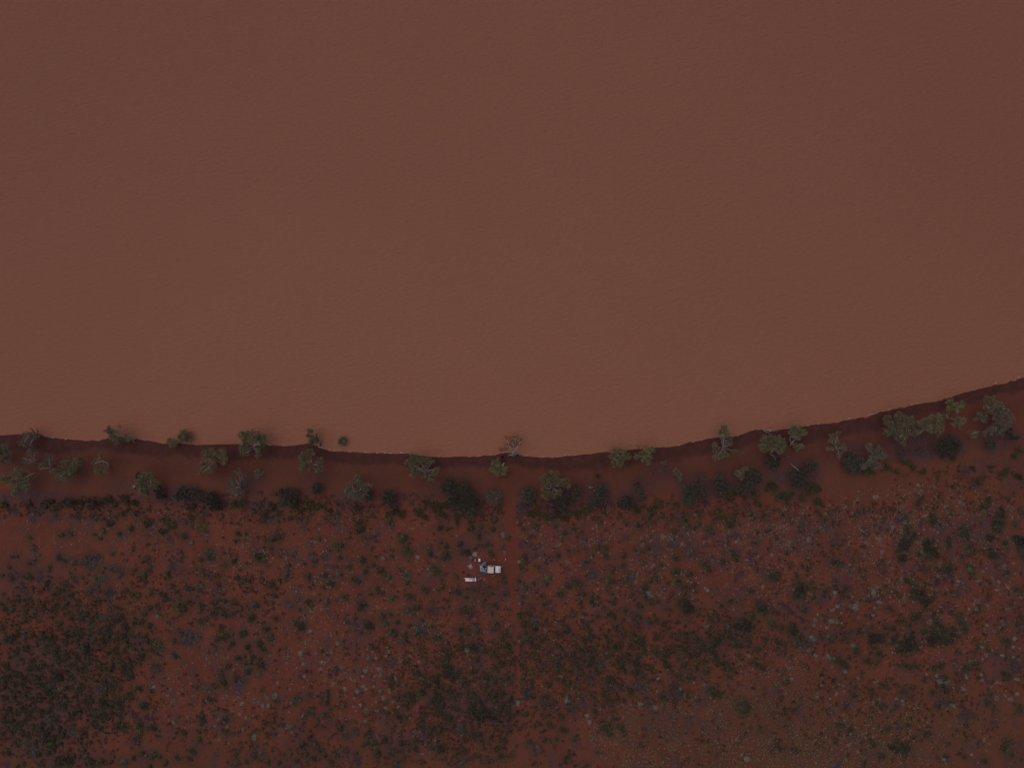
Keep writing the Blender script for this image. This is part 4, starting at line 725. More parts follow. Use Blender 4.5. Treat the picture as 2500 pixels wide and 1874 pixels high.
# ------------------------------------------------------------------ scrub on the sand; entries are x y radius read from enlarged parts of the photograph
BUSH = {
1:"""945 268 40,1050 188 27,1180 195 27,1130 320 30,528 372 34,607 363 33,252 403 32,1745 305 42,1260 285 34,1290 272 32,1440 265 38,1492 295 32,1465 300 24,1400 345 30,1432 338 24,1600 270 18,1663 302 18,1585 370 22,1585 398 22,1025 365 26,895 330 15,893 352 16,810 370 20,865 403 22,790 208 24,828 240 18,510 572 34,562 600 24,635 610 34,968 530 24,145 560 18,105 562 18,428 652 20,1800 535 45,1835 560 34,1735 590 24,1940 632 30,2020 600 32,2055 362 26,1935 530 18,2205 555 14,1665 230 24,1160 678 26,1245 720 28,1450 722 22,1230 605 20,565 790 30,545 805 20,500 865 28,545 850 24,405 785 28,400 810 22,240 735 38,275 750 24,210 730 22,100 755 26,15 725 22,75 655 24,605 895 28,465 885 22,480 965 24,482 1000 24,855 935 28,1040 1010 20,740 1048 28,705 1095 26,685 1115 22,685 1048 20,288 1058 20,222 1108 28,520 1135 26,612 1103 22,1240 1052 34,1290 1005 26,1140 890 28,1190 900 32,1085 855 26,1300 880 24,1385 880 22,1415 893 20,1478 822 24,1615 838 28,1650 840 26,1530 970 38,1570 1000 36,1600 1020 26,1625 950 28,1730 980 24,1855 955 28,1905 935 22,1940 945 20,2035 960 26,2100 775 26,2155 760 20,1890 810 18,1835 1045 28,1865 1055 22,1920 1050 22,1945 1075 20,2010 1055 28,2050 1035 20,1730 1125 26,1785 1103 28,2180 1085 34,2160 1110 24,1160 1110 28,1150 1140 24,1225 1125 30,1290 1160 30,1350 985 20,1375 1000 18,1555 900 16,1430 920 20,785 1155 36,905 1195 46,150 1175 30,25 1170 22,210 1005 26,30 1010 22,370 1020 22,660 955 22,15 970 24,830 1080 22,1035 1080 42,1010 1105 32,940 1100 30,1065 1150 34,1080 1180 28,40 115 24,30 880 18,150 935 22,262 948 22,445 935 16,590 1030 16,1120 960 16,1690 670 16,1880 715 14,1305 650 14,710 745 18,630 740 22,1030 740 16,1140 515 14,340 550 10,2120 365 18,1790 345 14,300 590 20,255 625 18""",
2:"""82 215 32,75 240 24,140 215 14,145 405 38,190 388 36,25 560 44,50 570 34,905 325 44,905 260 28,905 290 24,1155 268 24,695 470 34,735 468 32,718 568 24,500 605 26,1290 515 42,1325 530 40,1500 530 36,1265 405 38,1290 400 26,1765 448 32,1645 470 32,1640 540 36,1660 570 28,1610 575 24,1590 315 32,1655 320 24,1858 325 34,1920 390 32,1950 300 26,1790 520 36,1830 530 34,2000 455 28,2025 525 26,2040 545 20,2060 240 32,1740 265 20,1850 270 18,2045 325 32,1900 490 22,2180 400 24,285 635 24,420 625 22,265 725 20,450 725 24,460 750 20,595 720 28,620 755 32,645 790 32,660 810 22,200 765 20,140 805 28,585 828 20,155 895 20,730 715 24,800 650 26,945 700 28,955 680 20,1070 680 30,1090 690 20,920 590 32,1010 630 22,855 760 28,885 780 24,1140 735 36,1048 835 27,1060 870 18,1545 680 30,1570 695 30,1540 655 20,1740 740 20,1305 790 26,990 885 20,755 905 24,780 930 20,890 895 16,905 980 34,935 970 28,895 1010 26,450 950 30,475 975 32,550 935 20,550 410 16,5 980 26,385 1155 42,330 1135 30,360 1150 30,965 1145 44,990 1165 32,940 1165 30,1230 1125 26,1085 1075 30,1105 1080 20,1445 840 26,1480 850 28,1525 950 20,1400 1000 26,1500 1030 20,1340 910 24,1615 830 22,1725 855 26,1750 870 24,1820 1040 28,1850 1055 26,1775 1030 24,1880 845 22,2140 735 22,2145 790 20,2045 880 16,2150 885 20,1970 940 20,2060 980 24,2080 1005 20,2070 1140 26,2090 1155 24,1815 910 22,1660 945 18,2040 1050 20,1325 1160 24,1515 1165 20,1770 1190 26,130 490 22,380 1020 18,700 650 18,1370 1005 24,1440 1110 16,2015 820 14,850 1095 22,780 1125 18,1160 1060 24,2060 1190 20,175 1090 18,1035 560 16,1180 560 14,1240 660 14,1600 440 18,300 225 24,250 100 30""",
3:"""190 290 30,225 305 20,380 295 22,460 355 28,540 320 26,605 348 16,100 325 20,160 380 24,765 262 16,990 275 20,1085 285 28,1115 290 20,1180 300 14,1405 340 28,1490 250 30,1495 280 34,1545 310 24,1575 310 22,1630 290 30,1710 325 28,1735 350 28,1780 180 30,1815 200 30,1845 235 22,1860 265 18,1915 215 24,1920 250 20,1880 285 30,1905 295 26,1940 115 20,2060 195 32,2140 110 20,2180 210 26,2120 350 26,2200 345 20,2110 432 32,1405 560 28,1425 580 28,1655 618 28,1915 535 34,1935 560 32,1935 590 20,1690 660 28,1710 680 24,1825 610 28,812 545 20,816 570 20,810 485 26,740 490 26,400 550 26,970 555 26,1175 490 26,1140 615 24,1300 640 20,880 665 20,875 690 18,490 510 20,95 590 30,110 560 24,85 660 24,60 775 26,310 745 34,560 785 34,595 800 32,230 655 20,480 815 28,510 822 24,420 885 28,210 870 16,100 910 18,590 950 28,690 930 30,745 915 24,620 885 20,700 875 18,860 885 18,1045 890 18,830 770 34,870 775 30,960 640 20,985 760 30,1140 825 26,1165 835 22,1205 775 18,1255 765 26,1405 690 32,1440 690 30,1520 710 28,1550 712 22,1425 775 28,1450 790 22,1490 828 26,1530 830 20,1570 820 20,1170 925 28,1200 945 26,1150 900 26,1095 985 28,1120 995 20,1265 950 22,1385 890 22,1495 885 22,880 960 20,840 1055 32,870 1065 28,980 1025 26,1110 1080 18,1050 1090 20,155 1065 20,60 1080 24,100 1145 28,280 970 20,330 965 16,480 1190 26,740 1080 22,960 1110 20,905 1150 26,1245 1105 22,1295 1135 24,1560 1020 26,1725 1050 30,1870 950 24,1900 952 22,1805 985 22,2050 855 26,2080 860 20,2165 1045 34,2080 1070 26,2085 1100 24,2130 1125 16,2040 1185 34,1700 660 18,300 800 22,130 830 20,40 850 18,190 790 20,820 855 16,1350 790 20,1620 200 24,1590 175 20,1680 90 18,1300 215 16,700 550 14,560 390 12,1240 560 14,640 610 20,670 600 16,1720 1110 18,2020 1050 16,800 1010 16,540 1070 18,620 1060 16""",
4:"""130 190 28,420 80 28,445 100 28,440 190 18,190 225 18,20 330 18,430 340 18,80 400 22,225 480 22,1305 95 26,1330 55 20,1430 155 16,1190 215 22,1195 310 28,1240 305 14,1578 183 30,1900 60 30,1850 130 32,1895 115 32,2080 70 26,1720 395 24,1320 370 14,1345 525 34,1300 535 24,1460 550 34,1750 500 40,1740 480 28,2190 510 34,2200 560 26,1675 560 18,570 610 30,600 625 30,740 600 18,1000 610 22,160 525 26,250 740 16,235 910 34,390 820 34,325 835 34,300 895 34,390 910 30,300 1010 30,320 1030 28,580 830 32,665 832 26,1015 820 18,1045 865 14,970 860 18,1260 790 26,1205 770 34,1440 880 18,1435 905 16,1760 670 32,1780 700 20,2060 700 28,2160 850 26,85 1050 26,30 1120 34,40 1150 30,25 1000 22,120 1180 34,1170 1105 24,1275 1065 24,1305 1075 26,1260 1100 28,1430 1060 24,1500 1030 22,1455 1120 30,1480 1140 28,1660 1065 28,1690 1160 36,1660 1125 26,1600 1190 36,1350 1130 22,1215 1150 28,1080 1180 28,1025 1170 28,900 1165 22,1140 910 16,1050 1010 30,820 730 18,795 660 20,1450 660 16,2160 1150 26,2110 970 20,1440 1170 20,2200 180 18,2140 290 18,2050 440 30,2070 480 30,330 580 14,310 650 16,500 860 20,480 900 22,860 860 18,1540 880 16,1100 870 18,2030 1180 20,1810 1040 18,150 30 34,110 50 28,200 20 34,290 40 24,80 25 26,350 10 24,300 80 20,160 100 18,480 260 24,620 170 14""",
5:"""105 85 30,75 98 28,55 85 22,150 50 28,145 180 28,140 205 24,125 225 20,215 160 28,230 185 28,390 195 34,440 90 28,445 125 26,355 80 24,385 75 24,580 50 34,620 45 34,650 35 24,560 125 32,540 110 24,690 40 28,700 65 26,745 200 30,755 225 24,480 175 28,470 210 28,490 240 24,550 215 28,570 250 24,655 230 26,670 255 22,315 150 18,950 30 28,935 60 24,930 85 26,880 95 24,875 115 20,900 160 20,1040 60 34,1070 65 30,1010 85 26,985 95 24,1090 95 26,1095 130 24,1100 155 16,995 180 24,1015 205 22,1070 185 20,1072 208 18,1150 50 32,1180 45 30,1240 75 28,1260 100 28,1275 120 20,1335 125 36,1370 135 32,1305 120 24,1200 130 20,1155 135 20,1165 180 16,1220 180 16,1215 235 34,1220 260 26,1195 285 24,1155 285 18,1110 290 24,920 215 24,945 205 18,825 268 18,1020 275 16,265 280 22,290 285 18,200 275 18,175 260 22,90 250 16,50 320 26,62 348 18,150 315 12,350 328 24,310 340 24,270 345 24,240 350 22,375 318 20,765 300 20,715 330 24,740 365 28,700 360 20,830 320 18,885 330 26,875 350 20,965 330 32,950 350 22,1075 330 34,1100 355 34,1060 350 26,1110 318 30,1120 400 30,1105 430 28,1135 420 22,120 395 28,140 410 26,55 415 30,75 430 26,30 440 30,170 400 30,195 430 28,215 450 24,165 470 28,110 480 28,30 500 28,90 540 18,215 510 28,235 530 26,315 465 28,335 485 26,500 425 30,530 435 24,420 500 34,400 535 32,430 560 26,440 590 24,500 540 30,540 520 30,580 510 22,640 430 22,610 400 22,660 515 32,685 530 28,720 500 22,760 505 20,820 450 20,740 450 18,905 525 30,905 480 28,905 560 24,890 440 22,960 490 26,975 525 22,1035 520 24,1195 515 27,1300 548 18,1120 580 26,1140 595 22,1215 650 30,1245 665 34,1260 690 22,1070 595 22,1050 620 28,1025 645 32,1015 680 26,960 650 28,950 675 24,885 640 34,900 670 28,850 625 28,790 620 22,765 630 24,720 620 24,735 640 20,660 620 22,445 650 20,320 590 34,350 620 28,260 590 28,210 580 28,30 605 26,55 610 20,120 590 26,150 640 18,70 700 30,180 685 28,205 700 28,290 680 30,240 720 26,560 630 30,550 665 28,540 700 28,650 710 30,680 700 26,620 735 28,600 760 20,405 705 28,420 725 22,340 750 20,255 770 22,440 810 22,490 770 26,475 790 20,860 740 34,895 755 28,820 750 28,765 745 22,930 780 26,1210 790 22,1218 815 22,1222 840 16,800 825 26,825 840 26,870 855 22,1020 835 28,1050 845 28,1100 860 22,1310 855 26,1335 865 24,1270 870 20,1205 900 34,1200 930 26,30 795 28,60 800 26,95 790 28,140 820 30,170 835 28,205 795 28,360 840 32,330 880 32,505 855 26,530 915 28,540 940 20,545 880 18,720 890 24,735 920 22,400 900 34,370 940 34,360 970 32,430 950 34,460 970 26,435 1000 32,450 1025 28,500 990 28,330 1080 28,225 910 26,240 930 20,150 980 30,190 900 28,100 920 18,20 910 22,130 970 24,400 1070 24,420 1090 18,540 1120 34,575 1105 32,600 1140 32,560 1150 28,620 1100 28,600 1170 34,500 1155 34,480 1185 28,360 1180 26,200 1170 24,150 1190 22,730 1110 30,760 1150 32,800 1165 30,840 1170 34,870 1150 26,1215 1085 26,1235 1075 20,960 1150 22,1150 1120 24,1340 1090 26,1380 1110 24,1310 1120 22,1430 1165 26,1520 1110 22,1540 1130 18,1290 1190 22,1645 1135 20,1650 1055 26,1675 1070 22,1720 960 26,1590 900 28,1520 900 18,1735 765 28,1745 795 28,1735 825 24,1955 770 26,1965 795 20,1950 885 30,1545 765 18,1815 610 28,1790 600 20,1700 510 18,1850 510 20,1915 440 34,1935 475 34,1920 410 24,2035 440 30,1950 335 32,1975 325 24,2140 375 28,2160 360 24,2170 290 22,2120 300 22,2040 260 28,2070 258 22,2110 240 22,2190 250 18,2135 160 34,2150 140 22,2005 130 28,1870 90 26,1900 85 22,1930 75 28,1960 60 26,1990 45 30,1905 20 22,1500 110 26,1350 215 22,1310 190 24,1500 225 22,1510 250 22,2110 40 30,2085 55 24,2040 1090 22,2190 1090 28,2200 1120 22,2130 1150 22,360 490 24,650 350 26,600 320 24,530 270 22,500 290 24,440 320 20,300 430 26,260 400 22,350 400 20,480 600 24,520 620 24,150 740 24,100 740 22,40 750 22,120 870 24,60 870 22,280 850 24,300 980 26,250 1000 22,60 1060 28,80 1080 22,700 480 20,640 100 22,820 100 22,850 30 24,770 60 22,640 290 22,380 300 18,570 380 20,960 420 22,1010 460 22,850 400 22,800 400 20,780 560 22,960 730 22,1000 740 18""",
6:"""125 75 30,120 100 24,150 90 12,35 135 34,60 165 34,80 195 26,25 110 22,30 260 24,85 5 30,395 0 30,910 30 20,1175 35 30,1200 50 28,1290 40 24,1290 75 24,1288 105 22,1390 40 22,1470 35 22,1550 85 34,1580 80 32,1660 125 22,1770 10 26,1830 50 20,1770 95 18,1610 185 26,1635 215 30,1655 240 24,1690 235 26,1625 275 28,1640 300 30,1790 450 34,1830 470 28,1910 270 32,1905 290 20,1780 170 30,1960 190 34,2035 215 32,2045 190 22,2170 140 32,2190 165 28,2130 100 22,2150 60 34,2180 190 26,1430 440 32,1465 465 26,1495 490 26,1415 450 22,1555 420 30,1550 450 30,1570 490 32,1610 530 24,1400 555 34,1440 560 32,1400 595 30,1290 575 28,1320 580 28,1300 650 32,1310 690 24,1230 595 20,1295 490 22,1380 375 22,1410 185 16,1310 280 24,1675 550 30,1700 590 30,1660 530 22,1670 770 30,1695 795 28,1640 765 26,1710 690 30,1735 695 28,1820 560 28,1860 380 26,1890 375 24,1985 430 30,2020 400 28,2055 335 26,2075 350 24,2090 370 20,2115 300 30,2140 310 22,2110 500 26,2150 430 34,2180 470 30,2120 560 34,2060 570 34,1990 590 34,2060 620 30,2100 700 32,2125 685 28,2160 695 28,2185 705 24,2200 620 32,2140 650 26,2100 790 18,1440 880 22,1530 860 26,1505 890 26,1480 930 22,1595 850 28,1620 870 28,1570 840 22,1880 920 28,1930 910 30,1905 930 20,1380 970 24,1365 1030 24,1385 1050 20,1250 990 28,1300 990 22,1120 970 34,1155 980 34,1110 955 24,1000 975 30,1035 985 28,960 990 24,980 900 30,985 935 22,1030 1040 30,1050 1070 32,1060 1095 24,685 825 16,740 840 22,725 870 26,590 752 28,495 735 18,450 720 14,530 830 18,605 580 28,610 610 34,615 550 20,610 645 28,645 690 16,760 660 18,1170 470 26,1165 430 22,1230 760 26,1140 730 22,400 1000 34,385 1015 24,430 1005 20,150 805 26,165 910 18,120 915 16,240 1090 18,600 1100 28,500 1120 28,350 1140 28,200 1160 26,100 1150 26,700 1100 26,780 1060 26,860 1080 28,2080 1040 30,1800 1050 22,1740 1080 20,2150 980 28,2110 1100 26,2030 940 26,1960 1000 22,1450 740 26,570 195 22,460 940 26,1430 550 20,1850 720 26,2190 880 26,2070 440 22,2000 500 24,1930 430 22,1880 560 26,2040 700 26,2180 780 20,1300 780 18,1160 640 16,1010 1000 22,930 1010 22,1930 1100 26,2010 1150 28,1850 1130 24,440 1090 22,550 1060 22,640 1160 24,300 1080 22""",
7:"""1085 90 34,1110 105 32,1120 135 26,1090 75 26,865 155 34,885 170 30,840 110 24,580 185 30,605 200 26,645 195 28,675 205 24,705 205 22,545 250 26,570 270 24,500 230 30,530 225 26,700 260 34,730 270 34,670 270 34,660 300 28,560 310 26,580 335 22,935 265 26,945 300 28,940 335 30,960 350 22,995 225 26,1005 260 26,1010 285 22,1090 235 28,1105 255 22,1075 300 34,1080 340 34,1180 340 28,1210 345 24,1240 200 26,1395 160 26,1400 185 22,1485 170 28,1510 175 26,1500 60 28,1380 70 18,950 25 30,970 55 28,950 150 22,1145 190 22,1430 270 24,1310 265 26,1315 295 24,1345 320 30,1365 340 24,1320 215 28,1340 235 22,1495 310 22,1495 340 20,1540 240 28,1560 230 24,1600 215 28,1620 200 24,1640 150 34,1670 165 32,1710 180 34,1740 195 30,1760 120 34,1790 95 34,1780 70 30,1820 80 24,1590 80 28,1610 100 24,1890 80 34,1910 110 32,1960 150 28,1985 150 24,1925 140 22,2040 95 26,2060 120 24,2050 150 18,2120 180 26,2145 180 22,1820 295 26,1850 310 22,1870 335 26,1895 345 24,1780 270 28,2085 290 26,2100 305 22,2160 335 26,2180 350 22,1970 230 22,1990 270 18,1690 360 26,1660 290 28,1740 250 30,1760 265 24,1530 415 28,1555 425 26,1450 420 28,1430 410 22,1870 415 22,1940 380 18,1410 510 18,1510 580 20,1295 590 30,1325 605 26,1285 590 20,1710 520 28,1735 530 24,1740 580 32,1770 540 26,1800 580 26,1610 615 24,1635 625 20,1780 560 18,1960 660 28,1955 690 26,1985 715 28,2020 710 28,2040 685 28,2030 655 26,1995 645 24,970 625 22,900 615 18,880 620 16,790 545 24,735 620 20,490 650 26,610 390 26,490 375 20,520 377 18,325 485 30,300 490 22,170 460 30,160 380 30,110 550 26,190 580 26,450 450 28,490 490 28,540 510 22,240 280 26,220 150 28,140 80 28,165 100 26,365 140 30,395 150 22,200 10 30,20 130 22,120 40 20,465 10 32,500 30 22,610 95 26,635 110 22,655 55 30,690 65 28,730 140 28,300 590 28,335 650 28,280 680 28,210 690 24,125 740 26,320 750 20,430 770 28,710 705 24,725 730 20,860 650 24,320 825 28,430 865 28,460 880 26,780 860 28,810 880 28,850 890 30,845 915 24,830 830 28,940 850 28,780 800 24,150 980 24,280 960 24,380 960 22,15 830 15,70 870 16,540 960 16,460 1130 26,490 1120 20,1160 600 26,950 490 24,390 380 20,1030 540 28,1010 530 20,960 890 20,900 780 22,400 700 18,560 590 16,200 840 18,560 560 14,820 610 18,2140 860 30,1700 50 22,1560 30 26,1450 60 20,1260 60 22,1050 40 22,800 60 22,380 60 22,280 90 22,60 80 24,30 250 20,80 320 22,90 440 20,240 370 18,1230 440 16,1130 420 18,1380 380 18,1600 350 18,1830 230 20,2200 100 24""",
8:"""240 30 34,265 60 34,580 265 34,610 285 34,640 305 28,660 330 20,760 190 28,780 205 22,665 85 24,650 100 20,780 40 22,1120 190 32,930 200 30,960 215 26,1360 30 24,1700 20 28,1190 315 28,1220 330 28,1260 335 34,1130 320 18,840 280 22,870 285 22,900 300 20,950 290 20,1350 440 28,1480 315 24,1500 335 20,1440 350 28,1760 290 32,1785 305 24,1690 335 30,1720 350 28,1660 215 20,1630 390 22,1530 430 28,1510 490 30,1535 515 28,1550 545 28,1420 555 28,1170 545 26,1200 555 18,1240 520 16,1000 490 22,1030 485 18,905 535 20,740 578 20,770 580 16,755 510 18,2040 390 30,2070 400 28,2080 430 28,1920 565 24,1890 635 24,1920 645 20,1980 225 18,2030 100 26,2065 105 26,1910 190 22,150 460 30,175 475 22,150 730 24,600 835 30,640 845 30,700 880 22,1115 670 20,985 665 28,980 690 18,1030 870 26,1210 830 20,910 990 28,920 1010 20,1110 970 26,970 1095 24,1000 1105 22,1355 905 26,1395 912 24,1260 940 22,2050 970 32,2090 975 30,2040 1030 34,2075 1045 30,2110 1090 22,1860 1145 24,1885 1155 20,1530 1105 22,1555 1115 18,210 1040 26,240 1050 24,80 1010 28,1480 680 26,2180 700 28,1830 350 18,850 1160 20,1340 30 20,720 20 20,80 110 26,110 120 22,150 150 20,200 230 18,500 70 18,580 70 22,450 70 24,1600 60 30,1640 70 24,560 110 16,900 770 14,1250 610 18,1190 630 14,940 640 18,1700 1110 20,720 470 14,1130 500 12,700 250 22,1300 170 18,2190 1130 18"""}
BIG = {  # large dark shrubs
3:"1500 985 62,1520 1030 40,1455 960 28,2150 975 50,2170 1020 44,1980 1145 52,2030 1155 44,1940 1160 34",
4:"2010 190 46,2000 250 52,1985 310 50,1965 270 34,2020 150 26,1690 340 46,1710 365 34,1555 440 44,1240 385 46,1200 420 44,1180 460 50,1140 490 44,1170 575 46,1370 440 44,1385 490 50,1410 530 52,1440 520 40,1920 400 38,1930 530 46,1975 550 32,2170 420 60,2195 460 40,60 735 48,275 830 48,260 870 46,245 900 34,1290 880 60,1340 930 48,1370 950 44,1270 850 36,1540 665 44,1565 650 36,210 1180 56,1430 240 46",
5:"740 150 34,475 405 44,510 430 34",
6:"1655 370 52,1720 410 40,1650 340 34,1560 600 52,1590 655 50,1530 625 40,1580 710 34,1900 620 44,1870 680 46,1930 690 60,1920 750 56,1975 745 52,2040 755 44,1570 1020 46,1595 1055 36,1880 160 42,45 310 40",
7:"1720 150 44,1740 200 36,1070 365 40,850 440 40",
8:"930 85 56,985 85 44,890 65 34,1080 100 50,1150 145 60,1190 165 56,1240 140 52,1275 160 40,1240 60 42,1450 65 58,1510 70 56,1550 110 50,1420 110 40,1500 20 44,1150 1035 60,1080 1025 36,1200 1040 40,260 110 50"}
BLUE = {
1:"790 560 36,770 590 34,820 590 34,850 565 28,740 610 32,800 625 36,790 665 34,770 645 26,700 600 26,895 655 30,965 660 34,990 670 28,1045 680 30,1060 700 24,860 740 34,905 755 26,840 790 28,830 815 26,790 850 30,775 875 26,945 855 34,940 890 34,930 940 34,965 990 28,980 1010 22,150 895 26,150 925 22,232 900 24,235 920 18,35 960 26,100 1010 30,100 1035 22,1745 690 32,1765 715 28,1810 730 24,340 700 22,290 510 24,455 220 26,480 205 22,1735 820 36,1740 200 34,2190 975 30,885 1090 38,565 965 38,1025 1090 26,1315 280 18,280 620 20,90 725 22",
2:"205 510 20,212 540 20,305 540 22,595 545 26,465 460 20,475 560 22,700 250 30,190 240 20,610 240 20,1175 920 28,1290 720 24,1330 720 20,90 1180 32,285 985 36,365 925 26,1125 1140 38,1315 1030 42,1890 1175 30,1410 1185 42,660 655 16,490 580 18",
3:"1035 740 42,1010 730 28,205 1110 26,195 1140 30,210 1165 22,1860 1165 30,1530 460 20,1385 440 24,1430 465 22,1520 540 26,1580 540 24,1240 485 20,1215 480 18,1180 1125 26,715 720 30,690 725 24,985 400 18",
4:"820 360 24,785 210 22,820 175 24,1610 885 26,1640 895 20,1000 700 20,2190 545 18,880 540 14,560 610 18,1740 665 24,1320 660 16,1690 1110 28,300 280 22,320 300 20,1480 350 18,2180 150 20",
5:"200 50 34,215 75 26,720 140 40,735 190 34,700 170 30,810 105 24,1560 45 30,1610 45 34,1650 60 30,1600 95 30,1580 115 26,1630 125 30,1700 70 26,1680 60 22,1345 330 32,1360 355 30,1330 370 24,1385 190 22,1410 175 20,1320 195 22,845 540 34,870 525 24,335 480 26,420 475 22,450 490 20,640 435 18,415 780 28,440 800 20,410 750 22,605 860 30,630 870 30,625 900 24,300 1045 42,290 1070 34,1765 515 26,1795 510 26,1830 515 22,2095 450 30,2080 480 30,2065 505 24,2120 440 24,2060 540 16,1060 1155 30,1085 1165 26,2030 1170 34,1860 160 24,1860 180 20,2090 50 26,1840 610 20,850 750 24,210 690 24,1260 1105 22,1210 800 18,450 730 20",
6:"40 310 30,60 340 28,20 400 26,1415 5 38,1900 10 34,1660 125 18,1735 365 44,1700 375 34,1750 390 30,1965 185 24,1430 835 34,1455 850 24,1775 885 34,1750 880 26,1150 1065 30,1185 1060 26,1230 1140 36,1210 1165 30,1780 1150 38,1760 1170 26,840 885 30,870 905 24,780 945 26,500 1010 34,525 1030 22,40 1075 28,455 570 22,460 590 18,185 625 28,160 580 24,350 600 34,330 620 24,380 620 26,2110 300 20,1310 570 26,1175 470 18,1480 920 20,2170 880 22,1830 180 24",
7:"390 285 34,380 315 34,410 320 30,390 345 24,665 305 28,760 300 34,785 325 26,720 380 28,700 400 22,680 455 28,700 470 24,820 215 28,835 245 26,830 500 34,870 505 32,860 525 24,1070 495 34,1100 510 28,1130 500 28,1160 500 22,520 685 32,540 700 24,500 700 20,1100 350 26,1050 340 24,1870 20 34,2000 40 30,1430 575 26,1440 545 28,175 1010 34,210 1022 18,150 560 34,170 540 24,650 310 22,1500 412 20,490 610 28",
8:"340 130 26,370 105 24,345 190 20,590 1180 34,610 1190 26,2150 270 28,1480 450 26,1455 420 22,1690 350 22,1460 405 16,830 20 26,2060 250 20,1600 650 20,240 680 22,1070 1030 22,545 905 18"}
